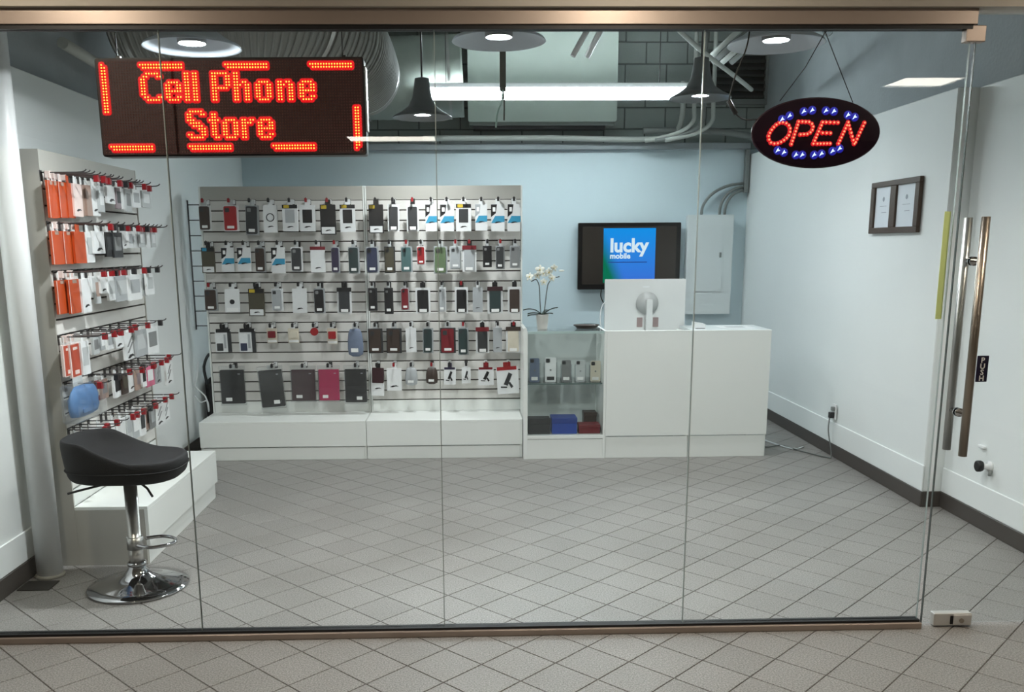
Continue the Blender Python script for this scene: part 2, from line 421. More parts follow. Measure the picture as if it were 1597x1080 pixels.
# PUSH plate on the door glass
x0, _, z0 = atY(1522.5, 596, YG - 0.008); x1, _, z1 = atY(1541, 555, YG - 0.008)
xm = (x0 + x1) / 2
ps = thing('push_sign', 'small dark navy sign with vertical white PUSH letters on the glass door', 'sign', (xm, YG - 0.0065, z0))
pw, ph = 0.046, z1 - z0
bm = bmesh.new(); add_prism(bm, rrect(pw, ph, 0.002, 0, ph/2), -0.002, 0); put('plate', bm, mat('navy_plastic', (30, 26, 52), 0.35), ps)
for k, ch in enumerate('PUSH'):
    me = text_mesh(ch, 0.030, 0.0006, 0.0006); me.materials.append(STICK)
    wch = max(v.co.x for v in me.vertices) + min(v.co.x for v in me.vertices)
    o = put('letter', me, None, ps, (-wch/2, -0.0028, ph - 0.027 - k*(ph - 0.008)/4 - 0.001), (math.pi/2, 0, 0))
# yellow-green tape along the edge of the last fixed pane
a = atY(1487, 330, YG + 0.007); b = atY(1470, 498, YG + 0.007)
tag(box('tape_strip', 1.851, 1.876, YG + 0.0062, YG + 0.0072, b[2], a[2], mat('lime_tape', (230, 240, 160), 0.5)), 'yellow-green vertical tape strip on the edge of the storefront glass beside the door', 'tape')

# ================================================================== STORE DISPLAYS
PITCH_S = 0.0775
def make_hook(L):
    bm = bmesh.new()
    add_box(bm, -0.012, 0.012, -0.004, 0.0, -0.045, 0.006)               # back plate
    add_tube(bm, smooth_path([(0, -0.004, -0.004), (0, -L*0.5, -0.004), (0, -L + 0.02, -0.002), (0, -L, 0.010)], 3), 0.0032, 6)
    return mesh_of(bm, 'hook')
HOOK_B, HOOK_L = make_hook(0.17), make_hook(0.215)
bm = bmesh.new(); add_prism(bm, rrect(0.017, 0.03, 0.004, 0, -0.012), -0.012, 0.004); LOCKM = mesh_of(bm, 'stop_lock')
bm = bmesh.new(); add_prism(bm, rrect(0.024, 0.034, 0.004, 0, -0.014), -0.016, 0.006); LOCKB = mesh_of(bm, 'stop_lock')

def slatwall(name, label, L, ztop, n, base_d, base_h, origin, rotz, panel_face=None, BL=None):
    """local frame: x along the wall 0..L, -y out of the wall, slat face at y=0"""
    t = thing(name, label, 'display stand', origin, rotz); BL = BL or L
    T = lambda nm, m, *b, bev=0.0: box(nm, *b, m, t, bev)
    T('backing', MDF, 0.012, L - 0.012, 0.0135, 0.035, base_h, ztop - 0.002)
    T('header_board', PANELGREY, 0.012, L - 0.012, -0.002, 0.0135, ztop - 0.102, ztop, bev=0.001)
    bm = bmesh.new(); add_box(bm, 0.014, L - 0.014, 0.0, 0.0135, 0.0045, PITCH_S - 0.0045, 0.002); sm = mesh_of(bm, 'slat')
    z = ztop - 0.102 - PITCH_S; k = 0
    while z > base_h + 0.01 and k < n:
        put('slat', sm, SLATMAT, t, (0, 0, z)); z -= PITCH_S; k += 1
    T('kick_panel', MELAMINE, 0.014, L - 0.014, 0.0, 0.0135, base_h, z + PITCH_S - 0.004)
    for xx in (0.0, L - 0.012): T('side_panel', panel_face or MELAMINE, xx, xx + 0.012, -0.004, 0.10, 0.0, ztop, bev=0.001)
    T('base_top', MELAMINE, 0.0, BL, -base_d, -0.004, base_h - 0.018, base_h, bev=0.002)
    T('base_front', MELAMINE, 0.0, BL, -base_d, -base_d + 0.018, 0.105, base_h - 0.018, bev=0.001)
    T('kickboard', MELAMINE, 0.0185, BL - 0.0185, -base_d + 0.016, -base_d + 0.032, 0.0, 0.097, bev=0.001)
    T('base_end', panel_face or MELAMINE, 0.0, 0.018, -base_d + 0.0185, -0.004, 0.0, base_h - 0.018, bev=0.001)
    T('base_end', MELAMINE, BL - 0.018, BL, -base_d + 0.0185, -0.004, 0.0, base_h - 0.018, bev=0.001)
    return t
YS = 7.18
ZT = 2.043
swL = slatwall('slatwall_display', 'tall white slatwall display at back left, phone cases above and tablet covers below', 1.251, ZT, 20, 0.41, 0.30, (-2.03, YS, 0), 0)
swR = slatwall('slatwall_display', 'tall white slatwall display in the middle, next to the glass showcase', 1.205, ZT, 20, 0.41, 0.30, (-0.775, YS, 0), 0, BL=1.182)
XS = -2.0
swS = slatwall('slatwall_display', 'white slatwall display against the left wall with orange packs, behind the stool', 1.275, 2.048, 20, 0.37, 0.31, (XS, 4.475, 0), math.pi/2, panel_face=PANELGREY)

# ------------------------------------------------------------------ hanging products
def C(name, rgb, rough=0.45): return mat('pack_' + name, rgb, rough, var=0.08, scale=40)
COLS = dict(black=(26,26,28), charcoal=(52,54,56), brown=(62,50,44), darkred=(116,26,36), red=(158,34,38), navy=(50,56,80), blue=(58,104,170), cyan=(58,150,186),
    white=(228,230,230), clear=(190,194,194), grey=(128,130,130), silver=(170,174,176), teal=(76,106,106), green=(96,116,84), darkteal=(44,60,60), olive=(74,70,56),
    maroon=(56,28,34), magenta=(168,22,78), slate=(112,124,146), cream=(214,206,188), yellow=(196,170,48), orange=(182,70,24), tan=(160,136,124), coral=(180,72,48),
    pink=(212,110,140), pinkwhite=(226,206,200), purple=(50,44,68), gloveblue=(84,128,180), mauve=(140,126,130), tealbox=(70,128,124))
def cm(n): return C(n, COLS[n])
def rp(name, parent, w, h, cx, cz, y0, y1, m, r=None):
    bm = bmesh.new(); add_prism(bm, rrect(w, h, min(r if r is not None else 0.004, w*0.45, h*0.45), cx, cz), y0, y1); return put(name, bm, m, parent)
def swoosh(parent, w, cx, cz, y):
    """small printed brush mark"""
    s = w
    pts = [(cx - 0.26*s, cz - 0.05*s), (cx - 0.10*s, cz + 0.05*s), (cx + 0.14*s, cz + 0.06*s), (cx + 0.28*s, cz - 0.02*s), (cx + 0.10*s, cz - 0.01*s), (cx - 0.12*s, cz - 0.07*s)]
    bm = bmesh.new(); add_prism(bm, pts, y - 0.0006, y); return put('printed_mark', bm, INK, parent)
def build_pack(t, kind, w, h, c1, c2, thick=0.016):
    """front is -y, bottom at z=0, hanging hole at z=h"""
    F = -thick
    tabh = min(0.035, h*0.2); hb = h - tabh
    def tab(m): 
        rp('hang_tab', t, w*0.34, tabh + 0.01, 0, h - tabh/2 - 0.002, -0.003, 0.0, m)
    if kind == 'case':
        tab(cm('clear')); rp('pack_card', t, w, hb, 0, hb/2, -0.004, 0.002, cm(c2))
        cs = rp('phone_case', t, w*0.80, hb*0.92, -w*0.03, hb*0.5, F, -0.004, cm(c1), 0.011)
        rp('camera_window', cs, w*0.27, w*0.27, -w*0.20, hb*0.92 - w*0.18, F - 0.0025, F, cm('charcoal' if c1 not in ('charcoal', 'black') else 'grey'), 0.005)
        rp('price_sticker', cs, w*0.46, hb*0.10, -w*0.02, hb*0.16, F - 0.001, F, STICK, 0.001)
    elif kind == 'window':
        tab(CARD); rp('box', t, w, hb, 0, hb/2, F, 0, CARD, 0.002)
        rp('display_window', t, w*0.62, hb*0.50, 0, hb*0.57, F - 0.0015, F, cm(c1), 0.003)
        if c2 != 'none':
            hd = rp('header', t, w*1.0, hb*0.14, 0, hb*0.93, F - 0.002, F, cm('black'), 0.002); rp('logo_patch', hd, w*0.36, hb*0.11, -w*0.22, hb*0.93, F - 0.003, F - 0.002, cm(c2), 0.004)
        swoosh(t, w*0.9, 0, hb*0.17, F)
    elif kind == 'dark':
        tab(cm('black')); rp('box', t, w, hb, 0, hb/2, F, 0, cm(c1), 0.002)
        hd = rp('header', t, w*0.98, hb*0.15, 0, hb*0.92, F - 0.0015, F, cm('black'), 0.002); rp('logo_patch', hd, w*0.36, hb*0.12, -w*0.25, hb*0.92, F - 0.0025, F - 0.0015, cm(c2), 0.004)
        rp('label', t, w*0.86, hb*0.22, 0, hb*0.14, F - 0.0012, F, CARD, 0.002); swoosh(t, w*0.8, 0, hb*0.14, F - 0.0012)
    elif kind == 'band':
        tab(CARD); rp('box', t, w, hb, 0, hb/2, F, 0, CARD, 0.002)
        pts = [(-w/2, hb*0.98), (-w/2, hb*0.52), (-w*0.14, hb*0.66), (-w*0.05, hb*0.98)]
        bm = bmesh.new(); add_prism(bm, pts, F - 0.0012, F); put('phone_picture', bm, cm(c1), t)
        rp('sticker', t, w*0.20, hb*0.16, -w*0.27, hb*0.80, F - 0.002, F - 0.0012, STICK, 0.003)
        bm = bmesh.new(); add_prism(bm, [(-w/2, hb*0.30), (w/2, hb*0.34), (w/2, hb*0.56), (-w*0.2, hb*0.56)], F - 0.001, F); put('colour_band', bm, cm(c2), t)
        swoosh(t, w, 0.0, hb*0.33, F - 0.001)
    elif kind == 'box':
        tab(CARD); rp('box', t, w, hb, 0, hb/2, F, 0, cm(c1), 0.002)
        if c2 != 'none': rp('header', t, w*1.04, hb*0.13, 0, hb*0.95, F - 0.002, 0.001, cm(c2), 0.002)
        swoosh(t, w*0.9, 0, hb*0.18, F)
    elif kind == 'ring':
        tab(CARD); rp('box', t, w, hb, 0, hb/2, F, 0, CARD, 0.006)
        bm = bmesh.new(); 
        add_tube(bm, [(w*0.27*math.cos(a), F - 0.001, hb*0.55 + w*0.27*math.sin(a)) for a in [2*math.pi*k/20 for k in range(21)]], w*0.035, 6, False); put('printed_ring', bm, cm(c1), t)
        swoosh(t, w*0.9, 0, hb*0.22, F)
    elif kind == 'dot':
        tab(CARD); rp('box', t, w, hb, 0, hb/2, F, 0, CARD, 0.004)
        bm = bmesh.new(); add_tube(bm, [(0, F - 0.002, hb*0.45), (0, F, hb*0.45)], w*0.17, 16); put('round_picture', bm, cm(c1), t)
        rp('label', t, w*0.8, hb*0.14, 0, hb*0.12, F - 0.001, F, STICK, 0.001)
    elif kind == 'frame':
        tab(cm('black')); rp('pack_card', t, w, hb, 0, hb/2, F*0.5, 0, CARD, 0.004)
        cs = rp('phone_case', t, w*0.74, hb*0.86, 0, hb*0.48, F, F*0.5, cm(c1), 0.008)
        if c2 != 'none': rp('header', t, w, hb*0.16, 0, hb*0.94, F - 0.001, 0.0, cm(c2), 0.003)
        rp('price_sticker', cs, w*0.5, hb*0.12, 0, hb*0.12, F - 0.001, F, STICK, 0.001)
    elif kind == 'protector':
        tab(cm('black')); rp('pack_card', t, w, hb, 0, hb/2, F*0.6, 0, cm('white'), 0.003)
        rp('header', t, w*0.9, hb*0.16, w*0.03, hb*0.96, F*0.8, 0, cm('black'), 0.003)
        rp('side_band', t, w*0.22, hb*0.92, w*0.40, hb*0.46, F*0.7, 0.001, cm('charcoal'), 0.002)
        rp('phone_picture', t, w*0.40, hb*0.34, -w*0.22, hb*0.22, F*0.6 - 0.0015, F*0.6, cm(c1), 0.004)
        rp('film_picture', t, w*0.14, hb*0.62, w*0.12, hb*0.48, F*0.6 - 0.0015, F*0.6, cm('silver'), 0.002)
    elif kind == 'small':
        tab(CARD); rp('pack_card', t, w, hb, 0, hb/2, -0.004, 0, cm('cream'), 0.003)
        rp('item', t, w*0.74, hb*0.46, 0, hb*0.58, F, -0.004, cm(c1), 0.006)
        rp('label', t, w*0.9, hb*0.16, 0, hb*0.12, -0.005, -0.004, STICK, 0.001)
    elif kind == 'disc':
        bm = bmesh.new(); add_tube(bm, [(0, F*0.7, hb*0.5), (0, 0, hb*0.5)], w*0.5, 20); put('disc', bm, cm(c1), t)
        tab(cm('clear'))
    elif kind == 'folio':
        rp('cover', t, w, hb, 0, hb/2, F, 0, cm(c1), 0.006)
        rp('spine_edge', t, w*0.03, hb*0.96, -w*0.49, hb/2, F - 0.001, 0.001, cm('charcoal'), 0.002)
        rp('price_sticker', t, w*0.26, hb*0.10, w*(0.16 if c2 == 'r' else -0.18), hb*0.13, F - 0.001, F, STICK, 0.001)
        rp('logo_patch', t, w*0.10, hb*0.025, w*0.3, hb*0.88, F - 0.0006, F, cm('silver'), 0.001)
        bm = bmesh.new(); add_box(bm, -w*0.54, w*0.54, F - 0.004, 0.004, -0.012, hb + 0.03); put('clear_bag', bm, CLEAR, t)
        rp('hang_tab', t, w*0.25, 0.03, 0, h - 0.012, -0.003, 0, cm('clear'))
    elif kind == 'bag':
        bm = bmesh.new()
        rows = [(0.0, 0.4, 0.25), (0.08, 0.92, 0.8), (0.3, 1.0, 1.0), (0.6, 0.98, 1.0), (0.85, 0.86, 0.6), (1.0, 0.62, 0.2)]
        prev = None; NB = 30
        for (fz, fw, fd) in rows:
            ring = [bm.verts.new((math.cos(a)*w/2*fw, -thick*0.7 + math.sin(a)*thick*fd*(1 + (0.28*math.cos(9*a + 5*fz) if c1 == 'gloveblue' else 0.06*math.cos(5*a))), hb*fz)) for a in [2*math.pi*k/NB for k in range(NB)]]
            if prev:
                for k in range(NB): bm.faces.new((prev[k], prev[(k+1) % NB], ring[(k+1) % NB], ring[k])).smooth = True
            else: bm.faces.new(ring)
            prev = ring
        bm.faces.new(prev); put('bag', bm, cm(c1), t)
        rp('label', t, w*0.46, hb*0.14, -w*0.05, hb*0.24, -thick*1.72, -thick*1.5, STICK if c2 == 'none' else cm(c2), 0.002); tab(cm('clear'))
    elif kind == 'holder':
        tab(cm(c2) if c2 != 'none' else CARD); rp('pack_card', t, w, hb, 0, hb/2, -0.006, 0, CARD, 0.003)
        if c2 != 'none': rp('header', t, w*0.9, hb*0.13, -w*0.02, hb*0.95, -0.008, -0.006, cm(c2), 0.002)
        bm = bmesh.new()
        add_prism(bm, [(-w*.20, hb*.36), (-w*.02, hb*.30), (w*.22, hb*.72), (w*.06, hb*.80)], -0.009, -0.006)
        add_prism(bm, [(w*.02, hb*.40), (w*.10, hb*.44), (w*.24, hb*.26), (w*.14, hb*.20)], -0.009, -0.006)
        add_prism(bm, [(-w*.34, hb*.24), (-w*.05, hb*.22), (-w*.05, hb*.27), (-w*.34, hb*.29)], -0.009, -0.006)
        put('gadget_picture', bm, cm(c1), t)
    elif kind == 'split':
        tab(cm('black')); rp('upper_pack', t, w*0.9, hb*0.55, 0, hb*0.74, F, 0, cm(c1), 0.006)
        b_ = rp('lower_box', t, w, hb*0.5, -w*0.03, hb*0.25, F*0.8, 0.001, CARD, 0.002); swoosh(t, w, 0, hb*0.27, F*0.8)
    elif kind == 'plain':
        tab(cm(c1) if c2 == 'self' else CARD); rp('pack', t, w, hb, 0, hb/2, F, 0, cm(c1), 0.003)
        if c2 == 'mark': swoosh(t, w*1.1, 0, hb*0.2, F)
        elif c2 == 'frame':
            rp('front_panel', t, w*0.80, hb*0.94, 0, hb*0.5, F - 0.001, F, cm('coral'), 0.002); rp('window', t, w*0.4, hb*0.08, 0, hb*0.85, F - 0.0018, F - 0.001, cm('pinkwhite'), 0.002)
            rp('window', t, w*0.4, hb*0.12, 0, hb*0.15, F - 0.0018, F - 0.001, cm('pinkwhite'), 0.002)
        elif c2 == 'euro':
            rp('hole', t, w*0.35, hb*0.10, 0, hb*0.94, F - 0.001, F, cm('tan'), 0.004); rp('spine_edge', t, w*0.04, hb*0.98, -w*0.48, hb*0.5, F - 0.0006, F, cm('pinkwhite'), 0.001)
        elif c2 == 'stripe':
            bm = bmesh.new()
            for q in (0.0, 0.22): add_prism(bm, [(-w*.3, hb*(.25+q)), (-w*.15, hb*(.25+q)), (w*.3, hb*(.62+q)), (w*.15, hb*(.62+q))], F - 0.0006, F)
            put('printed_stripes', bm, cm('grey'), t); swoosh(t, w*1.1, 0, hb*0.12, F)
        elif c2 not in ('none', 'self'):
            rp('front_panel', t, w*0.7, hb*0.55, 0, hb*0.55, F - 0.001, F, cm(c2), 0.003)
KIND_WORD = {'case': '{c} phone case in clear pack', 'window': 'white box with {c} window', 'dark': '{c} box with white label',
    'band': 'white box with blue band', 'box': '{c} hanging box', 'ring': 'white box with printed ring', 'dot': 'white box with {c} dot',
    'frame': '{c} phone case in white card', 'protector': 'screen protector with {c} picture', 'small': 'small card with {c} item', 'disc': 'small round {c} disc',
    'folio': '{c} tablet cover in clear bag', 'bag': '{c} soft bag', 'holder': 'white card with {c} phone holder', 'split': '{c} pouch above white box', 'plain': '{c} hanging pack'}
CNAME = {'darkred': 'dark red', 'darkteal': 'dark teal', 'gloveblue': 'blue', 'pinkwhite': 'pale pink', 'tealbox': 'teal', 'clear': 'clear plastic', 'slate': 'slate blue', 'coral': 'red-orange'}

ROWZ = [ZT - 0.102 - 4*PITCH_S*k for k in range(5)]
# (x0, x1, y0, y1) read off the photograph at the depth of the packs, kind, colours
LEFTU = [
 [(309,331,316,360,'case','brown','white'),(347,374,316,361,'case','red','white'),(381,405,319,367,'case','charcoal','silver'),(410,434,317,363,'ring','charcoal','none'),
  (440,466,318,361,'window','silver','yellow'),(467,493,319,361,'window','black','none'),(499,525,318,366,'dark','black','yellow'),(530,555,320,362,'window','black','yellow')],
 [(314,337,383,426,'dark','olive','cyan'),(345,367,384,424,'band','black','cyan'),(370,393,383,423,'band','black','cyan'),(397,416,386,425,'case','brown','silver'),
  (423,446,384,426,'band','black','cyan'),(453,473,387,424,'case','charcoal','white'),(484,508,384,425,'box','white','darkred'),(516,531,386,426,'case','purple','silver'),(543,562,388,427,'case','darkteal','silver')],
 [(318,341,450,485,'case','brown','silver'),(350,375,449,487,'dot','black','none'),(387,414,449,493,'dark','olive','yellow'),(423,443,449,485,'case','silver','white'),
  (456,480,449,488,'box','white','none'),(489,508,450,489,'case','black','silver'),(525,549,448,489,'frame','charcoal','black')],
 [(335,362,509,549,'protector','charcoal','none'),(372,400,509,549,'protector','navy','none'),(416,433,513,535,'small','darkred','none'),(449,467,513,535,'small','cream','none'),
  (484,497,511,525,'disc','red','none'),(510,527,511,537,'small','red','none'),(542,568,513,556,'bag','slate','none')],
 [(344,384,574,629,'folio','black','l'),(407,446,574,634,'folio','black','r'),(454,493,574,624,'folio','maroon','l'),(496,530,575,624,'folio','magenta','l'),(538,573,575,627,'folio','black','r')]]
RIGHTU = [
 [(575,599,318,364,'dark','black','yellow'),(604,623,321,361,'frame','charcoal','none'),(634,654,321,361,'frame','charcoal','none'),(663,682,318,361,'band','black','cyan'),(686,708,318,361,'band','black','cyan'),
  (711,735,318,361,'window','charcoal','yellow'),(741,760,317,360,'band','silver','cyan'),(766,787,318,361,'band','black','cyan'),(791,811,317,361,'band','black','cyan')],
 [(571,592,384,426,'case','navy','silver'),(599,617,386,426,'case','olive','charcoal'),(625,644,386,425,'case','teal','silver'),(650,664,383,413,'case','red','white'),(676,698,384,427,'case','green','silver'),
  (701,720,386,420,'case','silver','clear'),(721,743,384,424,'frame','silver','darkred'),(753,767,384,417,'case','black','charcoal'),(773,787,384,420,'case','charcoal','silver'),(795,811,385,418,'case','grey','silver')],
 [(574,589,450,485,'case','black','charcoal'),(599,614,449,490,'case','black','charcoal'),(625,639,449,484,'case','darkred','silver'),(648,672,449,489,'frame','black','none'),(683,696,450,487,'case','silver','white'),
  (709,730,448,489,'frame','black','none'),(737,753,448,487,'box','silver','none'),(760,784,447,489,'frame','darkteal','maroon'),(792,813,448,489,'frame','brown','none')],
 [(574,598,511,551,'case','brown','charcoal'),(602,627,510,551,'case','brown','charcoal'),(633,650,511,549,'box','white','none'),(659,676,511,551,'case','darkteal','silver'),(686,711,508,551,'case','darkred','charcoal'),
  (714,731,510,554,'case','darkteal','silver'),(742,763,508,551,'frame','charcoal','darkred'),(769,783,510,549,'box','silver','none'),(789,812,508,550,'frame','cream','brown')],
 [(578,600,566,617,'split','maroon','none'),(603,627,570,609,'plain','white','mark'),(632,652,571,601,'bag','silver','none'),(664,683,568,599,'bag','brown','none'),
  (692,711,568,600,'holder','black','purple'),(720,734,567,598,'holder','charcoal','none'),(746,770,568,601,'holder','black','darkred'),(776,810,566,614,'holder','charcoal','red')]]
ROWN = ['top', 'second', 'third', 'fourth', 'bottom']
TILTS = {('L',4,1): -0.07, ('R',4,7): -0.06, ('L',0,2): 0.03, ('R',4,0): 0.03}
for (un, sw, ox, rows, uname) in (('L', swL, -2.03, LEFTU, 'back left slatwall'), ('R', swR, -0.775, RIGHTU, 'middle slatwall')):
    for r, row in enumerate(rows):
        n = len(row)
        for k, (x0, x1, y0, y1, kind, c1, c2) in enumerate(row):
            yp = YS - 0.105 - 0.035*random.random() - (0.01 if kind == 'folio' else 0)
            xa, _, zt = atY(x0, y0, yp); xb, _, zb = atY(x1, y1, yp)
            zh = ROWZ[r] - 0.006                      # underside of the hook wire
            w, h = xb - xa, zh - zb; xc = (xa + xb)/2
            xc = min(max(xc, ox + 0.02 + w*0.3), 10)
            lab = KIND_WORD[kind].format(c=CNAME.get(c1, c1)) + ', ' + ('leftmost' if k == 0 else 'rightmost' if k == n-1 else ORD[k] + ' from left') + ', ' + ROWN[r] + ' row of ' + uname
            nm = {'folio': 'tablet_cover', 'case': 'phone_case_pack', 'frame': 'phone_case_pack', 'protector': 'screen_protector_pack', 'holder': 'phone_holder_pack', 'bag': 'accessory_bag', 'small': 'accessory_card', 'disc': 'accessory_disc'}.get(kind, 'phone_case_box')
            ct = {'folio': 'tablet cover', 'case': 'phone case', 'frame': 'phone case', 'protector': 'screen protector', 'holder': 'phone holder', 'bag': 'accessory bag', 'small': 'accessory', 'disc': 'accessory'}.get(kind, 'phone case')
            t = thing(nm, lab, ct, (xc, yp, zb), (random.random() - 0.5)*0.16, uname + ' packs', TILTS.get((un, r, k), (random.random() - .5)*0.02))
            build_pack(t, kind, w, h, c1, c2, 0.018 if kind != 'folio' else 0.024)
            hk = put('hook', HOOK_B, WIRE, sw, (xc - ox, -0.0, ROWZ[r]))
            put('stop_lock', LOCKM, REDPL if random.random() < 0.25 else DARKPL, hk, (0, -0.166, 0.004))
            put('stop_lock', LOCKB, CARD if random.random() < 0.6 else DARKPL, hk, (0, -0.02, 0.0))

# left wall display: six rows of hooks
SROW = [2.048 - 0.102 - PITCH_S*k for k in (0, 3, 6, 10, 13, 16)]
SIDE = [
 [(67,78,283,340,'orange','euro'),(79,90,284,340,'orange','euro'),(90,101,284,340,'orange','euro'),(101,112,283,340,'orange','self'),(112,124,284,338,'pinkwhite','mark'),(124,131,287,337,'tan','none'),(132,139,287,337,'tan','none'),
  (140,151,289,337,'white','mark'),(151,159,290,331,'clear','white'),(164,177,293,318,'white','mark'),(179,186,298,326,'mauve','charcoal'),(187,192,297,327,'white','none'),(193,202,301,331,'clear','grey'),(204,216,302,324,'white','silver'),(220,231,306,324,'clear','white')],
 [(78,95,356,413,'orange','euro'),(96,112,355,412,'orange','euro'),(113,130,354,411,'orange','self'),(131,143,360,410,'white','clear'),(144,159,364,396,'white','mark'),(162,174,368,401,'black','charcoal'),(175,187,366,402,'charcoal','grey'),
  (188,196,366,388,'white','mark'),(197,205,367,387,'white','silver'),(206,214,367,387,'white','none'),(215,224,366,386,'clear','white'),(226,231,368,386,'white','none'),(234,240,368,386,'clear','white')],
 [(86,104,438,490,'orange','euro'),(105,124,437,489,'orange','euro'),(125,138,438,488,'white','mark'),(139,145,440,464,'white','mark'),(146,153,443,474,'clear','tan'),(153,164,435,458,'white','mark'),(165,178,437,469,'white','clear'),
  (179,197,434,470,'silver','clear'),(199,217,432,468,'white','silver'),(218,224,430,462,'clear','grey'),(225,238,431,460,'white','clear')],
 [(89,104,538,590,'pinkwhite','frame'),(107,123,536,589,'pinkwhite','frame'),(125,136,537,585,'white','clear'),(142,152,531,553,'clear','grey'),(154,163,528,546,'silver','white'),(164,175,525,545,'white','silver'),(177,189,522,543,'white','mark'),
  (192,208,519,561,'white','stripe'),(209,226,514,556,'silver','clear'),(228,243,511,552,'white','grey')],
 [(100,143,592,650,'gloveblue','bag'),(148,155,597,625,'darkred','cream'),(156,165,598,622,'tan','grey'),(175,186,590,620,'white','black'),(188,197,590,615,'brown','olive'),(198,208,588,611,'white','mark'),(209,219,580,608,'tan','mauve'),
  (219,225,578,604,'white','black'),(226,237,570,603,'pink','white'),(240,248,570,598,'silver','stripe'),(257,266,566,600,'white','stripe')],
 [(112,122,672,706,'white','black'),(124,134,670,704,'white','black'),(136,146,668,702,'white','black'),(149,159,667,700,'white','black'),(170,181,665,694,'white','mark'),(182,193,660,690,'white','mark'),(195,203,652,686,'clear','silver'),(204,215,648,684,'silver','white'),
  (216,224,646,680,'white','charcoal'),(225,231,642,670,'tan','brown'),(232,240,638,668,'grey','silver'),(241,252,632,664,'white','stripe'),(253,261,626,656,'white','stripe')]]
SRN = ['top', 'second', 'third', 'fourth', 'fifth', 'lowest']
for r, row in enumerate(SIDE):
    n = len(row)
    for k, (x0, x1, y0, y1, c1, c2) in enumerate(row):
        xp = -1.978 + 0.10 * k / n + 0.012 * random.random()
        if c2 == 'bag': xp = -1.94
        ym = (y0 + y1)/2
        _, ya, _ = atX(x0, ym, xp); _, yb, _ = atX(x1, ym, xp); _, _, zb = atX((x0+x1)/2, y1, xp)
        zh = SROW[r] - 0.006
        zb = min(zb, zh - 0.07)
        yc = (ya + yb)/2; w = max((yb - ya)*1.04, 0.05); h = zh - zb
        yc = max(yc, 4.475 + w*0.15)
        word = 'blue gloves bundled in a clear bag' if c2 == 'bag' else {'orange': 'orange folder pack', 'coral': 'red-orange pack'}.get(c1, CNAME.get(c1, c1) + ' accessory pack')
        if c2 == 'frame': word = 'red-orange boxed pack with pale border'
        lab = word + ', ' + ('nearest' if k == 0 else 'farthest' if k == n-1 else ORD[k] + ' from near end') + ', ' + SRN[r] + ' row of left wall display'
        t = thing('accessory_bag' if c2 == 'bag' else 'accessory_pack', lab, 'accessory bag' if c2 == 'bag' else 'accessory pack', (xp, yc, zb), math.pi/2 + (random.random() - .5)*0.10, 'packs on the left wall display', (random.random() - .5)*0.03)
        if c2 == 'bag':
            build_pack(t, 'bag', w*1.02, h + 0.03, c1, 'gloveblue', 0.034)
            bm = bmesh.new(); add_box(bm, -w*0.56, w*0.56, -0.066, 0.012, -0.012, h + 0.01, 0.006); put('clear_bag', bm, CLEAR, t)
        else:
            build_pack(t, 'plain', w, h, c1, c2, 0.012)
        hk = put('hook', HOOK_L, WIRE, swS, (yc - 4.475, 0, SROW[r]))
        if c1 not in ('orange',) and c2 != 'frame':
            put('stop_lock', LOCKB, REDPL if random.random() < 0.7 else DARKPL, hk, (0, -0.18 + 0.05*random.random(), -0.002))
        else:
            put('stop_lock', LOCKB, cm('pinkwhite'), hk, (0, -0.03, 0.0))

# ================================================================== COUNTER AND SHOWCASE
CYF, CYB, CZ = 6.71, 7.15, 0.968
sc_ = thing('glass_showcase', 'white framed glass showcase counter holding phone cases, left end of counter', 'display case', (0.412, CYF, 0))
W1 = 0.618
def P(nm, m, x0, x1, y0, y1, z0, z1, bev=0.001, par=sc_): return box(nm, x0, x1, y0, y1, z0, z1, m, par, bev)
bm = bmesh.new()
add_prism(bm, [(0.0, 0.0), (0.0, 0.985), (0.012, 0.995), (0.024, 0.985), (0.030, 0.955), (0.030, 0.0)], 0, 0.44); put('side_panel', bm, MELAMINE, sc_)
P('side_panel', MELAMINE, W1 - 0.018, W1, 0, 0.44, 0, CZ)
P('kickboard', MELAMINE, 0.030, W1 - 0.018, 0.006, 0.022, 0, 0.150)
P('bottom_board', MELAMINE, 0.030, W1 - 0.018, 0.0, 0.43, 0.155, 0.182)
P('back_panel', mat('grey_backboard', (200, 206, 204), 0.5), 0.030, W1 - 0.018, 0.425, 0.44, 0.182, 0.93)
P('front_pane', SHOWGLASS, 0.031, W1 - 0.019, 0.003, 0.009, 0.182, 0.958, 0)
P('top_pane', SHOWGLASS, 0.031, W1 - 0.019, 0.0, 0.44, 0.958, 0.967, 0)
P('top_edge', mat('glass_edge_pale', (176, 196, 192), 0.3), 0.031, W1 - 0.019, -0.002, 0.003, 0.950, 0.968, 0)
sh = P('shelf', SHOWGLASS, 0.032, W1 - 0.020, 0.06, 0.40, 0.562, 0.570, 0)
P('shelf_edge', mat('shelf_edge_green', (92, 112, 108), 0.3), 0.032, W1 - 0.020, 0.058, 0.060, 0.562, 0.570, 0, sh)
def counter_unit(x0, x1, label, top):
    t = thing('counter_unit', label, 'counter', (x0, CYF, 0)); w = x1 - x0
    P('front_panel', MELAMINE, 0.0, w - 0.003, 0.0, 0.018, 0.172, CZ - (0.0 if not top else 0.002), 0.002, t)
    P('kickboard', MELAMINE, 0.004, w - 0.012, 0.012, 0.028, 0, 0.164, 0.001, t)
    for xx in (0.0, w - 0.018 - 0.003): P('side_panel', MELAMINE, xx, xx + 0.018, 0.018, 0.44, 0, CZ - 0.03, 0.001, t)
    if top: P('worktop', mat('grey_worktop', (206, 212, 212), 0.3), 0.002, w - 0.005, 0.018, 0.44, CZ - 0.024, CZ - 0.002, 0.001, t)
    else: P('worktop', mat('grey_worktop', (206, 212, 212), 0.3), 0.018, w - 0.022, 0.02, 0.62, 0.862, 0.886, 0.001, t)
    return t
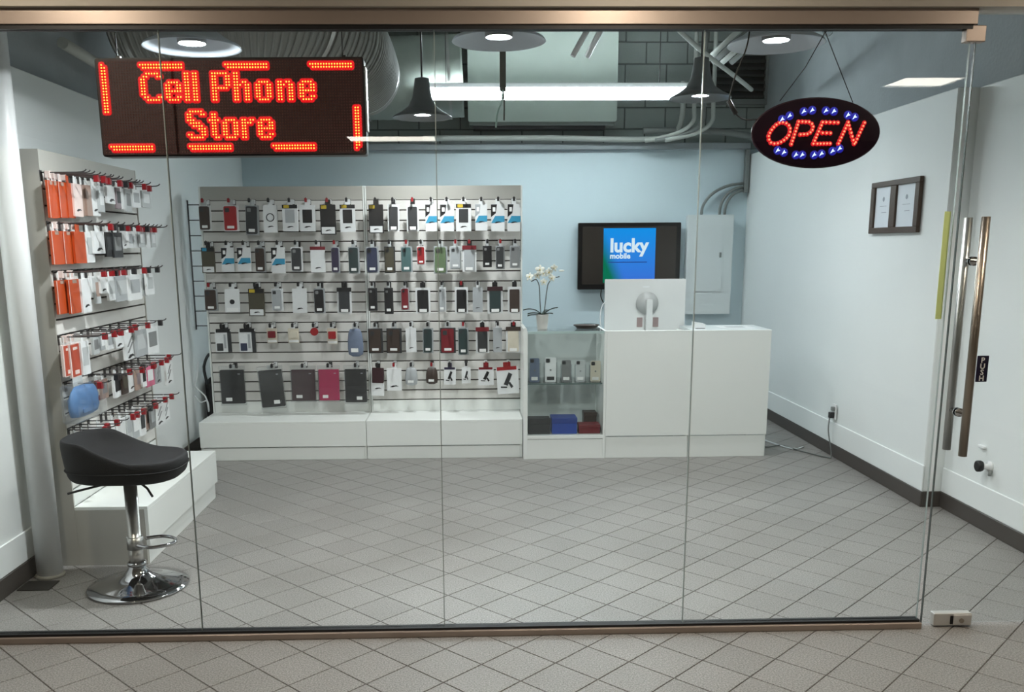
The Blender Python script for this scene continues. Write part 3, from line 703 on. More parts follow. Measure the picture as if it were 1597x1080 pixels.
counter_unit(1.031, 1.668, 'plain white counter unit in the middle, computer monitor behind it', False)
counter_unit(1.669, 2.262, 'plain white counter unit at the right end, card reader on top', True)
# phone cases standing on the glass shelf
for k, (x0, x1, y0, c, lw) in enumerate(((826,841,559,'slate','slate blue'),(850,867,558,'white','bright white'),(876,890,562,'grey','grey'),(898,912,562,'clear','pale clear'),(921,936,563,'white','off white'))):
    yp = 6.84; xa, _, zt = atY(x0, y0, yp); xb, _, zb = atY(x1, 590, yp); zb = 0.571; w = xb - xa; h = zt - zb
    t = thing('display_phone_case', lw + ' phone case standing on the showcase shelf, ' + ('leftmost' if k == 0 else 'rightmost' if k == 4 else ORD[k] + ' from left'), 'phone case', ((xa+xb)/2, yp, zb), 0, 'cases on the showcase shelf')
    rp('case_back', t, w, h, 0, h/2, -0.010, 0, cm(c) if k != 4 else cm('cream'), 0.010)
    rp('camera_window', t, w*0.36, w*0.36, -w*0.25, h - w*0.27, -0.013, -0.010, cm('charcoal'), 0.006)
    bm = bmesh.new(); add_tube(bm, [(0, -0.0112, h*0.5), (0, -0.010, h*0.5)], w*0.09, 10); put('emblem', bm, cm('grey'), t)
    rp('price_sticker', t, w*0.66, h*0.14, 0, h*0.16, -0.0112, -0.010, STICK if k != 1 else cm('charcoal'), 0.001)
    bm = bmesh.new(); add_box(bm, -w*0.62, w*0.62, -0.02, 0.03, 0, 0.004); add_box(bm, -w*0.62, w*0.62, 0.004, 0.008, 0.004, h*0.8); put('acrylic_stand', bm, CLEAR, t)
# boxes on the showcase floor
for (x0, x1, y0, c, lab, d) in ((824,858,655,'charcoal','dark grey box on the showcase floor, left of the blue box',0.12),(861,900,654,'navy','blue box on the showcase floor between dark and red boxes',0.16),(903,936,665,'darkred','flat red box on the showcase floor at right',0.12)):
    yp = 6.76; xa, _, zt = atY(x0, y0, yp); xb, _, _ = atY(x1, y0, yp); zt = 0.1825 + (zt - atY(x0, 679, yp)[2])
    t = thing('storage_box', lab, 'box', ((xa+xb)/2, yp, 0.1825), 0.0)
    w = xb - xa; h = max(zt - 0.1825, 0.05)
    bm = bmesh.new(); add_box(bm, -w/2, w/2, 0, d, 0, h*0.66, 0.003); put('box_body', bm, cm(c) if c != 'navy' else C('boxblue', (44, 78, 168)), t)
    bm = bmesh.new(); add_box(bm, -w/2 - 0.002, w/2 + 0.002, -0.002, d + 0.002, h*0.66, h, 0.003); put('lid', bm, cm(c) if c != 'navy' else C('boxblue2', (40, 70, 150)), t)
t = thing('storage_box', 'small brown box standing behind the flat red box in the showcase', 'box', (0.945, 6.93, 0.1825))
bm = bmesh.new(); add_box(bm, -0.05, 0.05, 0, 0.10, 0, 0.10, 0.003); put('box_body', bm, cm('brown'), t)
bm = bmesh.new(); add_box(bm, -0.052, 0.052, -0.002, 0.102, 0.10, 0.135, 0.003); put('lid', bm, cm('brown'), t)

# orchid
ox_, oy_, oz_ = 0.562, 6.86, 0.9675
t = thing('potted_orchid', 'white orchid with two stems in a white pot on the showcase', 'plant', (ox_, oy_, oz_))
bm = bmesh.new(); add_lathe(bm, [(0, 0), (0.037, 0), (0.039, 0.015), (0.048, 0.112), (0.049, 0.116), (0.045, 0.116), (0.043, 0.10), (0, 0.10)], 24); put('pot', bm, mat('white_ceramic', (226, 224, 218), 0.3), t)
bm = bmesh.new(); add_lathe(bm, [(0, 0.101), (0.043, 0.101), (0.03, 0.108), (0, 0.110)], 14); put('potting_moss', bm, mat('moss', (62, 60, 44), 0.9, bump=0.5), t)
LEAF = mat('orchid_leaf', (32, 52, 44), 0.35); STEM = mat('orchid_stem', (54, 60, 52), 0.5); PETAL = mat('orchid_petal', (232, 232, 220), 0.5, var=0.04); THROAT = mat('orchid_throat', (196, 176, 92), 0.5)
def leaf(bm, pts, w):
    n = len(pts); prev = None
    for i, p in enumerate(pts):
        p = Vector(p); tdir = (Vector(pts[min(i+1, n-1)]) - Vector(pts[max(i-1, 0)])).normalized()
        s = tdir.cross(Vector((0, 0, 1))).normalized() * w * math.sin(math.pi * (0.12 + 0.86*i/(n-1)))
        ring = [bm.verts.new(p - s + Vector((0,0,0.006))), bm.verts.new(p + Vector((0,0,0.002))), bm.verts.new(p + s + Vector((0,0,0.006))), bm.verts.new(p + Vector((0,0,-0.002)))]
        if prev:
            for k in range(4): bm.faces.new((prev[k], prev[(k+1) % 4], ring[(k+1) % 4], ring[k])).smooth = True
        prev = ring
for q in ([(0,0,.11),(-.05,0,.145),(-.10,-.01,.155),(-.145,-.02,.148)], [(0,0,.11),(-.04,-.03,.125),(-.08,-.05,.128),(-.115,-.06,.122)], [(0,0,.11),(.04,0,.14),(.08,-.01,.158),(.115,-.02,.165)],
          [(0,0,.11),(.03,-.03,.122),(.055,-.05,.125),(.075,-.06,.122)], [(0,0,.11),(-.05,-.03,.114),(-.09,-.04,.112),(-.115,-.05,.106)], [(0,0,.11),(.03,.05,.13),(.05,.09,.14),(.06,.12,.135)]):
    bm = bmesh.new(); leaf(bm, smooth_path(q, 3), 0.022); put('leaf', bm, LEAF, t)
for q in ([(-.010,0,.11),(-.018,0,.20),(-.022,0,.30),(-.030,0,.345),(-.050,-.01,.375),(-.085,-.02,.36)], [(.012,0,.11),(.022,0,.20),(.034,0,.30),(.045,0,.345),(.075,-.01,.38),(.125,-.02,.395)]):
    bm = bmesh.new(); add_tube(bm, smooth_path(q, 4), 0.0036, 6); put('stem', bm, STEM, t)
def flower(x, y, z, s, rz):
    f = bmesh.new(); 
    for k in range(5):
        a = math.pi/2 + 2*math.pi*k/5
        r0 = 0.55*s
        m = Matrix.Translation((math.cos(a)*r0, -0.003*(k % 2), math.sin(a)*r0)) @ Matrix.Rotation(-a, 4, 'Y') @ Matrix.Diagonal((0.56*s, 0.10*s, (0.46 if k in (1, 4) else 0.32)*s, 1))
        res = bmesh.ops.create_uvsphere(f, u_segments=8, v_segments=5, radius=1.0, matrix=m)
        for v in res['verts']:
            for fc in v.link_faces: fc.smooth = True
    o = put('flower', f, PETAL, t, (x, y, z), (random.uniform(-.3, .3), 0, rz))
    b2 = bmesh.new(); add_ball(b2, (0, -0.12*s, -0.05*s), 0.2*s, 8, 5); put('lip', b2, THROAT, o)
for (u, v, s, rz) in ((826,432,.030,-.5),(842,421,.034,-.2),(838,430,.028,.3),(848,440,.026,.1),(856,425,.032,.4),(864,418,.027,.2),(861,434,.026,-.3),(847,427,.027,0.6)):
    xx, _, zz = atY(u, v, oy_ - 0.03); flower(xx - ox_, -0.02 - 0.02*random.random(), zz - oz_, s, rz)
bm = bmesh.new(); add_ball(bm, (0.140, -0.02, 0.478 - 0.04), 0.010, 8, 5, (2.2, 1, .7)); put('bud', bm, PETAL, t)
# dark oval tray left of the monitor
t = thing('oval_tray', 'dark brown shallow oval tray on the showcase beside the monitor', 'tray', (0.905, 6.93, 0.968))
bm = bmesh.new(); add_lathe(bm, [(0, 0.0), (0.07, 0.0), (0.095, 0.022), (0.100, 0.024), (0.098, 0.028), (0.09, 0.026), (0.066, 0.008), (0, 0.008)], 28); o = put('bowl', bm, mat('dark_brown_resin', (58, 46, 42), 0.4), t); o.scale = (1, 0.7, 1)
bm = bmesh.new(); add_lathe(bm, [(0.096, 0.024), (0.103, 0.026), (0.096, 0.030)], 28); o = put('rim', bm, mat('dark_brown_resin', (58, 46, 42), 0.4), t); o.scale = (1, 0.7, 1)

# monitor seen from behind
MW = mat('monitor_white', (214, 216, 214), 0.4)
MY = 7.175
xa, _, zt = atY(944, 436, MY); xb, _, _ = atY(1070, 436, MY); mw = xb - xa; mz0 = 0.905
t = thing('computer_monitor', 'white computer monitor seen from behind, standing behind the counter', 'monitor', ((xa + xb)/2, MY, 0.886))
hh = zt - 0.886
rp('housing', t, mw, hh - 0.02, 0, (hh - 0.02)/2 + 0.02, 0.0, 0.028, MW, 0.006)
rp('screen', t, mw*0.97, hh*0.90, 0, hh*0.53, 0.028, 0.030, DARKPL, 0.003)
px_, _, pz_ = atY(1009, 473, MY); px_ -= (xa + xb)/2; pz_ -= 0.886
bm = bmesh.new(); add_lathe(bm, [(0, 0), (0.080, 0), (0.088, 0.004), (0.088, 0.012), (0, 0.012)], 28)
bmesh.ops.rotate(bm, verts=bm.verts, cent=(0,0,0), matrix=Matrix.Rotation(math.pi/2, 3, 'X')); put('mount_disc', bm, mat('monitor_grey', (176, 178, 176), 0.4), t, (px_, 0.0, pz_))
rp('neck', t, 0.046, 0.285, px_ + 0.012, 0.143, -0.055, -0.013, MW, 0.008)
bm = bmesh.new(); add_box(bm, px_ - 0.10, px_ + 0.12, -0.12, 0.10, 0.0, 0.012, 0.004); put('foot', bm, MW, t)
for sx in (-0.085, 0.042):
    rp('port_recess', t, 0.045, 0.075, px_ + sx + 0.03, 0.105, -0.002, 0.0, mat('port_pink_grey', (150, 132, 130), 0.6), 0.003)
rp('brand_plate', t, 0.05, 0.008, px_ - 0.01, hh - 0.06, -0.0015, 0, mat('bright_silver', (230, 232, 234), 0.3), 0.001)
tag(tube('monitor_cable', smooth_path([atY(945, 470, 7.12), atY(938, 480, 7.12), atY(936, 500, 7.12), atY(938, 512, 7.12), (1.06, 7.12, 0.89)], 5), 0.0045, mat('pale_cable', (214, 218, 220), 0.4)), 'pale cable drooping from the left edge of the monitor', 'cable')
# card reader and paper on the right counter
xa, _, _ = atY(1082, 512, 6.85); xb, _, _ = atY(1098, 512, 6.85)
t = thing('card_reader', 'small white card reader on the right counter unit beside the monitor', 'card reader', ((xa + xb)/2, 6.86, CZ - 0.002))
bm = bmesh.new(); add_prism(bm, [(-0.04, 0.0), (0.04, 0.0), (0.04, 0.036), (-0.04, 0.050)], -0.05, 0.05); put('reader_body', bm, WHITEPL, t)
rp('slot', t, 0.07, 0.004, 0, 0.006, -0.0505, -0.05, BLACK, 0.001)
t = thing('paper_sheet', 'white paper sheet with grey print on the right counter unit', 'paper', (2.05, 6.95, CZ - 0.0018))
bm = bmesh.new(); add_box(bm, -0.13, 0.13, -0.10, 0.10, 0.0, 0.0012); put('sheet', bm, CARD, t)
bm = bmesh.new(); add_box(bm, -0.07, 0.07, -0.05, 0.05, 0.0012, 0.0016); put('print', bm, cm('silver'), t)

# ================================================================== BACK WALL
YT = YB - 0.09
tx0, _, tz1 = atY(902, 348, YT); tx1, _, _ = atY(1062.5, 348, YT); _, _, tz0 = atY(902, 452, YT)
tw, thh = tx1 - tx0, tz1 - tz0
t = thing('wall_television', 'black wall television showing a blue lucky mobile advert above the counter', 'television', ((tx0 + tx1)/2, YT, tz0))
TVB = mat('tv_bezel', (24, 22, 22), 0.2); TVS = mat('tv_screen_off', (58, 52, 48), 0.12, var=0.1, scale=1.5)
rp('housing', t, tw, thh, 0, thh/2, 0.0, 0.055, TVB, 0.008)
rp('screen', t, tw - 0.085, thh - 0.085, 0, thh/2 + 0.008, -0.002, 0.0, TVS, 0.003)
bm = bmesh.new(); add_box(bm, -0.2, 0.2, 0.055, 0.089, thh*0.3, thh*0.7); put('wall_bracket', bm, DARKPL, t)
def screen_material():
    m = bpy.data.materials.new('advert_screen'); m.use_nodes = True; nt = m.node_tree; nt.nodes.clear()
    out = nt.nodes.new('ShaderNodeOutputMaterial'); em = nt.nodes.new('ShaderNodeEmission'); tc = nt.nodes.new('ShaderNodeTexCoord')
    sp = nt.nodes.new('ShaderNodeSeparateXYZ'); nt.links.new(tc.outputs['Generated'], sp.inputs[0])
    r1 = nt.nodes.new('ShaderNodeValToRGB'); r1.color_ramp.elements[0].color = lin((62, 118, 222)); r1.color_ramp.elements[1].color = lin((20, 150, 238))
    nt.links.new(sp.outputs['Z'], r1.inputs[0])
    # green patch towards the lower left of the picture
    a1 = nt.nodes.new('ShaderNodeMath'); a1.operation = 'MULTIPLY_ADD'; a1.inputs[1].default_value = 0.45
    nt.links.new(sp.outputs['Z'], a1.inputs[0]); nt.links.new(sp.outputs['X'], a1.inputs[2])
    r2 = nt.nodes.new('ShaderNodeValToRGB'); r2.color_ramp.elements[0].position = 0.20; r2.color_ramp.elements[0].color = (1,1,1,1); r2.color_ramp.elements[1].position = 0.46; r2.color_ramp.elements[1].color = (0,0,0,1)
    nt.links.new(a1.outputs[0], r2.inputs[0])
    mx = nt.nodes.new('ShaderNodeMix'); mx.data_type = 'RGBA'; mx.inputs['B'].default_value = lin((10, 116, 84))
    nt.links.new(r2.outputs[0], mx.inputs['Factor']); nt.links.new(r1.outputs[0], mx.inputs['A'])
    nt.links.new(mx.outputs['Result'], em.inputs['Color']); em.inputs['Strength'].default_value = 0.66
    nt.links.new(em.outputs[0], out.inputs['Surface']); return m
ax0 = atY(941.5, 356, YT)[0] - (tx0 + tx1)/2; ax1 = atY(1023, 356, YT)[0] - (tx0 + tx1)/2; az1 = atY(980, 356, YT)[2] - tz0
pic = rp('advert_picture', t, ax1 - ax0, az1 - 0.065, (ax0 + ax1)/2, (az1 + 0.065)/2, -0.0035, -0.002, screen_material(), 0.001)
SCRW = emis('screen_white', (0.75, 0.9, 1.0), 0.62)
def scr_text(s, size, u, v, thick):
    xx, _, zz = atY(u, v, YT); me = text_mesh(s, size, thick, 0.0005); me.materials.append(SCRW)
    return put('lettering', me, None, pic, (xx - (tx0 + tx1)/2, -0.0045, zz - tz0), (math.pi/2, 0, 0))
scr_text('lucky', 0.182, 951, 393, 0.0066)
scr_text('mobile', 0.074, 951, 403.5, 0.0026)
bm = bmesh.new(); add_box(bm, ax0 + 0.05, ax1 - 0.08, -0.0042, -0.0036, atY(980, 410, YT)[2] - tz0, atY(980, 408.5, YT)[2] - tz0); put('rule_line', bm, C('deepblue', (30, 80, 170)), pic)
tag(tube('television_cable', smooth_path([atY(938, 452, YB - .05), atY(937, 462, YB - .03), atY(941, 472, YB - .02), (1.40, YB - 0.02, 1.0)], 5), 0.005, DARKPL), 'thin dark cable hanging below the wall television', 'cable')
# breaker panel with conduits
ex0, _, ez1 = atY(1074, 336, YB - .11); ex1, _, ez0 = atY(1137, 489, YB - .11)
t = thing('breaker_panel', 'pale grey electrical breaker panel on the back wall right of the television', 'electrical panel', ((ex0 + ex1)/2, YB, ez0))
ew, eh = ex1 - ex0, ez1 - ez0
EPM = mat('panel_enamel', (224, 230, 230), 0.45, var=0.02)
bm = bmesh.new(); add_box(bm, -ew/2, ew/2, -0.10, 0, 0, eh, 0.004); put('enclosure', bm, EPM, t)
rp('cover', t, ew + 0.012, eh + 0.01, 0, eh/2, -0.110, -0.10, EPM, 0.003)
d = rp('door', t, ew*0.62, eh*0.68, -0.01, eh*0.57, -0.116, -0.110, EPM, 0.004); rp('latch', d, 0.02, 0.05, ew*0.24, eh*0.6, -0.121, -0.116, PIPEG, 0.003)
for k, (u, dx) in enumerate(((1094, .10), (1122, .20), (1130, .26))):
    xx, _, _ = atY(u, 330, YB - .05)
    xe, ze = 2.722, ez1 + 0.235 + 0.034*(2 - k)
    pts = [(xx, YB - .05, ez1)] + [(xx + (xe - xx)*(1 - math.cos(q*math.pi/20)), YB - .05, ez1 + 0.02 + (ze - ez1 - 0.02)*math.sin(q*math.pi/20)) for q in range(11)]
    tag(tube('electrical_conduit', pts, 0.014, PIPEG), 'bent grey conduit above the breaker panel, %s of three' % ('left', 'middle', 'right')[k], 'conduit', 'conduits above the breaker panel')

tag(box('corner_raceway', 2.725, 2.765, YB - .08, YB - .015, ez1 + 0.215, 2.495, PIPEG, None, 0.004), 'grey vertical raceway in the back right corner above the breaker panel', 'conduit')
# ================================================================== RIGHT WALL THINGS
t = thing('certificate_frame', 'brown wooden double frame with two white certificates on the right wall', 'picture frame', (XR, 5.96, 1.655), -math.pi/2)
WOOD = mat('dark_oak', (70, 52, 38), 0.45, var=0.2, scale=14)
fw, fh = 0.675, 0.335
bm = bmesh.new()
for (a, b, c, d_) in ((-fw/2, fw/2, 0, 0.038), (-fw/2, fw/2, fh - 0.035, fh), (-fw/2, -fw/2 + 0.055, 0.038, fh - 0.035), (fw/2 - 0.055, fw/2, 0.038, fh - 0.035), (-0.050, 0.030, 0.038, fh - 0.035)):
    add_box(bm, a, b, -0.028, -0.003, c, d_, 0.003)
put('frame', bm, WOOD, t)
for (a, b) in ((-fw/2 + 0.055, -0.050), (0.030, fw/2 - 0.055)):
    bm = bmesh.new(); add_box(bm, a, b, -0.014, -0.008, 0.038, fh - 0.035); pg = put('certificate', bm, mat('certificate_paper', (214, 220, 226), 0.5), t)
    m_ = (a + b)/2
    bm = bmesh.new(); add_tube(bm, [(m_, -0.0146, fh*.66), (m_, -0.014, fh*.66)], 0.016, 10); add_box(bm, m_ - .05, m_ + .05, -0.0146, -0.014, fh*.52, fh*.53); add_box(bm, m_ - .02, m_ + .05, -0.0146, -0.014, fh*.40, fh*.41); put('print', bm, mat('faded_ink', (150, 158, 168), 0.6), pg)
t = thing('wall_outlet', 'white wall outlet with black plug low on the right wall', 'outlet', (XR - 0.010, 6.69, 0.285), -math.pi/2)
rp('cover_plate', t, 0.075, 0.118, 0, 0.06, -0.008, 0.0, WHITEPL, 0.004)
rp('plug', t, 0.04, 0.045, 0.0, 0.035, -0.04, -0.008, DARKPL, 0.006); rp('plug', t, 0.03, 0.03, 0.01, 0.085, -0.03, -0.008, PIPEG, 0.006)
tag(tube('power_cord', smooth_path([(XR - .045, 6.69, 0.30), (XR - .06, 6.66, 0.2), (XR - .05, 6.60, 0.03), (2.70, 6.62, 0.008), (2.58, 6.85, 0.008), (2.50, 7.05, 0.008), (2.36, 7.0, 0.008), (2.31, 7.2, 0.008)], 6), 0.005, mat('grey_cable', (96, 100, 98), 0.5)), 'grey power cord from the right wall outlet to the counter', 'cable')
tag(tube('extension_cord', smooth_path([(2.66, 7.0, 0.006), (2.55, 6.93, 0.006), (2.45, 7.2, 0.006), (2.40, 7.5, 0.006), (2.33, 7.3, 0.006)], 6), 0.006, mat('pale_cable', (214, 218, 220), 0.4)), 'pale extension cord looping on the floor beside the right counter end', 'cable')
x_, yk, zk = atX(1545, 728, XR2)
t = thing('wall_stop', 'black round door stop on the right wall beside the glass door', 'door stop', (XR2, yk, zk), -math.pi/2)
bm = bmesh.new(); add_tube(bm, [(0, 0, 0), (0, -0.012, 0), (0, -0.013, 0), (0, -0.045, 0)], [0.03, 0.03, 0.018, 0.016], 16); put('mount', bm, WHITEPL, t)
bm = bmesh.new(); add_tube(bm, [(-0.01, -0.040, 0.0), (-0.012, -0.052, 0.0), (-0.012, -0.07, 0.0), (-0.012, -0.075, 0.0)], [0.026, 0.032, 0.032, 0.024], 16); put('rubber_head', bm, BLACK, t)
bm = bmesh.new(); add_tube(bm, [(0.02, -0.01, -0.02), (0.03, -0.02, -0.045)], 0.010, 8); put('bracket', bm, PIPEG, t)
x_, yk, zk = atX(1534, 697, XR2)
tag(box('wall_anchor', XR2 - 0.02, XR2, yk - 0.03, yk + 0.03, zk - 0.008, zk + 0.008, WHITEPL, None, 0.003), 'small white wall anchor above the black door stop', 'wall anchor')

# ================================================================== LEFT WALL PIPE, GAP BEHIND THE DISPLAY
t = thing('drain_pipe', 'thick white vertical pipe along the left wall at the shop front', 'pipe', (-2.082, 4.335, 0))
bm = bmesh.new(); add_tube(bm, [(0, 0, 0.0), (0, 0, CH)], 0.060, 24); put('pipe', bm, WHITEPL, t)
bm = bmesh.new(); add_lathe(bm, [(0.060, 0.0), (0.069, 0.0), (0.069, 0.012), (0.060, 0.016)], 24); put('collar', bm, mat('stained_collar', (150, 146, 136), 0.6, var=0.3, scale=20), t)
tag(box('floor_plate', -2.15, -2.0, 4.13, 4.25, 0.0, 0.006, mat('drain_dark_metal', (58, 56, 52), 0.5, metal=0.5), None, 0.001), 'dark metal floor plate at the foot of the white pipe', 'floor plate')
t = thing('wire_grid', 'grey wire grid rack in the gap left of the back slatwall', 'wire rack', (-2.16, YS + 0.14, 0.95))
bm = bmesh.new(); add_tube(bm, [(0.0, 0, 0.0), (0.0, 0, 1.0)], 0.006, 6); add_tube(bm, [(0.12, 0, 0.0), (0.12, 0, 1.0)], 0.006, 6); put('upright', bm, WIRE, t)
for k in range(9):
    bm = bmesh.new(); add_tube(bm, [(0, 0, 0.03 + 0.117*k), (0.12, 0, 0.03 + 0.117*k)], 0.0045, 6); put('rung', bm, WIRE, t)
t = thing('backpack', 'dark bag standing in the gap left of the back slatwall', 'bag', (-2.10, YS + 0.34, 0.0))
bm = bmesh.new(); add_box(bm, -0.05, 0.12, -0.14, 0.14, 0.0, 0.55, 0.04); put('bag_body', bm, cm('black'), t)
bm = bmesh.new(); add_tube(bm, smooth_path([(-0.02, -0.14, 0.5), (-0.03, -0.17, 0.65), (0.03, -0.16, 0.75), (0.06, -0.14, 0.53)], 4), 0.012, 6); put('strap', bm, cm('charcoal'), t)
for k, q in enumerate(([(-2.11, 7.14, 0.72), (-2.12, 7.12, 0.6), (-2.14, 7.13, 0.52), (-2.06, 7.10, 0.44), (-2.05, 7.12, 0.32)], [(-2.15, 7.12, 0.45), (-2.10, 7.10, 0.40), (-2.05, 7.10, 0.41), (-2.045, 7.11, 0.33)])):
    tag(tube('white_cable', smooth_path(q, 5), 0.006, mat('pale_cable', (214, 218, 220), 0.4)), 'white cable dangling in the gap left of the back slatwall, %s one' % ('upper', 'lower')[k], 'cable', 'cables in the gap')

# ================================================================== STOOL
t = thing('bar_stool', 'black padded bar stool with chrome column and round base behind the glass', 'stool', (-1.590, 4.17, 0))
bm = bmesh.new(); add_lathe(bm, [(0, 0.0), (0.228, 0.0), (0.234, 0.006), (0.230, 0.012), (0.18, 0.022), (0.11, 0.040), (0.065, 0.064), (0.042, 0.095), (0.038, 0.115), (0, 0.115)], 48); put('base', bm, CHROME, t)
bm = bmesh.new(); add_lathe(bm, [(0.036, 0.108), (0.044, 0.110), (0.044, 0.122), (0.036, 0.126)], 28); put('collar', bm, CHROME, t)
bm = bmesh.new(); add_tube(bm, [(0, 0, 0.11), (0, 0, 0.195), (0, 0, 0.196), (0, 0, 0.53)], [0.033, 0.033, 0.030, 0.030], 24); put('column', bm, mat('satin_chrome', (196, 194, 190), 0.3, metal=0.85), t)
bm = bmesh.new(); add_tube(bm, smooth_path([(0.028, -0.055, 0.222), (0.10, -0.085, 0.222), (0.165, -0.055, 0.222), (0.19, 0.0, 0.222), (0.165, 0.055, 0.222), (0.10, 0.085, 0.222), (0.028, 0.055, 0.222)], 5), 0.0085, 10); fr = put('footrest', bm, CHROME, t)
bm = bmesh.new(); add_tube(bm, [(0, 0, 0.19), (0, 0, 0.25)], 0.038, 20); put('footrest_sleeve', bm, STEEL, fr)
for q in ([(0.04, -0.03, 0.535), (0.10, -0.06, 0.50), (0.125, -0.07, 0.462)], [(-0.06, -0.06, 0.53), (-0.19, -0.10, 0.505), (-0.24, -0.12, 0.495)]):
    bm = bmesh.new(); add_tube(bm, q, 0.0055, 8); put('lever', bm, DARKPL, t)
bm = bmesh.new(); add_box(bm, -0.10, 0.10, -0.08, 0.08, 0.520, 0.536, 0.004); put('seat_plate', bm, DARKPL, t)
FAB = mat('black_upholstery', (22, 22, 24), 0.75, var=0.25, scale=120, bump=0.3, bscale=400)
def seat_mesh():
    bm = bmesh.new(); N = 40; rings = []
    ax, ay = 0.262, 0.205
    def sup(a, k): 
        c, s = math.cos(a), math.sin(a); e = 0.70
        return (math.copysign(abs(c)**e, c)*ax*k, math.copysign(abs(s)**e, s)*ay*k)
    def back(a):         # 1 at the back (-x), 0 at the front
        q = (1 - math.cos(a))/2
        q = min(max((q - 0.40)/0.30, 0), 1); return q*q*(3 - 2*q)
    spec = [(0.0, lambda a: 0.536), (0.60, lambda a: 0.536), (0.86, lambda a: 0.540), (0.955, lambda a: 0.556), (0.99, lambda a: 0.585), (1.0, lambda a: 0.612 + 0.03*back(a)),
            (1.0, lambda a: 0.634 + 0.075*back(a)), (0.975, lambda a: 0.645 + 0.098*back(a)), (0.93, lambda a: 0.646 + 0.097*back(a)), (0.87, lambda a: 0.640 + 0.055*back(a)), (0.72, lambda a: 0.634), (0.4, lambda a: 0.630), (0.0, lambda a: 0.628)]
    for (k, zf) in spec:
        if k == 0.0: rings.append([bm.verts.new((0, 0, zf(0)))]); continue
        r = []
        for i in range(N):
            a = 2*math.pi*i/N; x, y = sup(a, k)
            lean = -0.02*back(a)*max(0, zf(a) - 0.6)/0.15
            r.append(bm.verts.new((x + lean, y, zf(a) - 0.02*(x/ax)*0 )))
        rings.append(r)
    for A, B in zip(rings[:-1], rings[1:]):
        for i in range(N):
            q = [A[0], B[(i+1) % N], B[i]] if len(A) == 1 else ([A[i], A[(i+1) % N], B[0]] if len(B) == 1 else [A[i], A[(i+1) % N], B[(i+1) % N], B[i]])
            bm.faces.new(q).smooth = True
    return bm
seat = put('seat', seat_mesh(), FAB, t)
md = seat.modifiers.new('subdivision', 'SUBSURF'); md.levels = 1; md.render_levels = 1
bm = bmesh.new()
pts = []
for i in range(41):
    a = 2*math.pi*i/40; c, s = math.cos(a), math.sin(a)
    pts.append((math.copysign(abs(c)**0.70, c)*0.2635, math.copysign(abs(s)**0.70, s)*0.2065, 0.6))
add_tube(bm, pts, 0.003, 5, False); put('piping', bm, FAB, seat)

# ================================================================== SIGNS
# -- scrolling LED sign
SY = YG + 0.045
sx0, _, sz1 = atY(150, 92, SY); sx1, _, sz0 = atY(569, 240, SY)
SW, SH = 0.993, 0.352
cxs, czs = (sx0 + sx1)/2, (sz0 + sz1)/2
led = thing('led_message_sign', 'black LED sign with glowing red Cell Phone Store letters hanging inside the glass', 'sign', (cxs, SY, czs - SH/2), 0.0, None, 0.0)
led.rotation_euler = (0, -0.004, 0)
rp('housing', led, SW, SH, 0, SH/2, 0.004, 0.075, mat('sign_black_metal', (20, 19, 20), 0.35), 0.010)
rp('side_strip', led, 0.010, SH*0.66, SW/2 + 0.001, SH*0.58, 0.010, 0.065, STEEL, 0.002)
NC, NR = 96, 32
PX = (SW - 0.022)/NC; PZ = (SH - 0.020)/NR
rp('louvre_face', led, SW - 0.012, SH - 0.012, 0, SH/2, -0.001, 0.004, mat('sign_face_brown', (58, 28, 28), 0.6), 0.004)
G = {
'C': ["..#####.",".##...##","##......","##......","##......","##......","##......","##......",".##...##","..#####."],
'e': [".####.","##..##","##..##","######","##....","##..##",".####."],
'l': ["##"]*10,
'P': ["######.","##...##","##...##","##...##","##...##","######.","##.....","##.....","##.....","##....."],
'h': ["##....","##....","##....","##.##.","###.##","##..##","##..##","##..##","##..##","##..##"],
'o': [".####.","##..##","##..##","##..##","##..##","##..##",".####."],
'n': ["##.##.","###.##","##..##","##..##","##..##","##..##","##..##"],
'S': [".#####.","##...##","##.....","###....",".####..","..####.","....###",".....##","##...##",".#####."],
't': [".##.",".##.","####",".##.",".##.",".##.",".##.",".##.","..##"],
'r': ["##.##","####.","##...","##...","##...","##...","##..."]}
lit = set()
def glyph(ch, col, bottom):
    g = G[ch]
    for r_, row in enumerate(g):
        for c_, v in enumerate(row):
            if v == '#': lit.add((col + c_, bottom - len(g) + 1 + r_))
for ch, col in zip('CellPhone', (15, 24, 31, 34, 41, 49, 57, 65, 73)): glyph(ch, col, 13)
for ch, col in zip('Store', (31, 39, 44, 51, 57)): glyph(ch, col, 26)
def harrow(c0, c1, r_):
    for c_ in range(c0, c1 + 1): lit.add((c_, r_)); 
    for c_ in range(c0 + 1, c1 + 1): lit.add((c_, r_ + 1))
for c0, c1 in ((15, 30), (46, 61), (77, 92)): harrow(c0, c1, 1)
for c0, c1 in ((2, 17), (31, 46), (62, 77)): harrow(c0, c1, 29)
for r_ in range(1, 18): lit.add((1, r_)); lit.add((2, r_)) if r_ > 1 else None
for r_ in range(16, 31): lit.add((93, r_)); lit.add((94, r_)) if r_ < 30 else None
def led_pos(c_, r_): return (-SW/2 + 0.011 + PX*(c_ + .5), SH - 0.010 - PZ*(r_ + .5))
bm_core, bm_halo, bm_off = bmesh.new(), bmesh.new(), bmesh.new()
def diamond(bm, x, z, r, y0, y1, n=6):
    a = [bm.verts.new((x + r*math.cos(2*math.pi*k/n), y1, z + r*math.sin(2*math.pi*k/n))) for k in range(n)]
    b = [bm.verts.new((x + 0.6*r*math.cos(2*math.pi*k/n), y0, z + 0.6*r*math.sin(2*math.pi*k/n))) for k in range(n)]
    for k in range(n): bm.faces.new((a[k], a[(k+1) % n], b[(k+1) % n], b[k]))
    bm.faces.new(b)
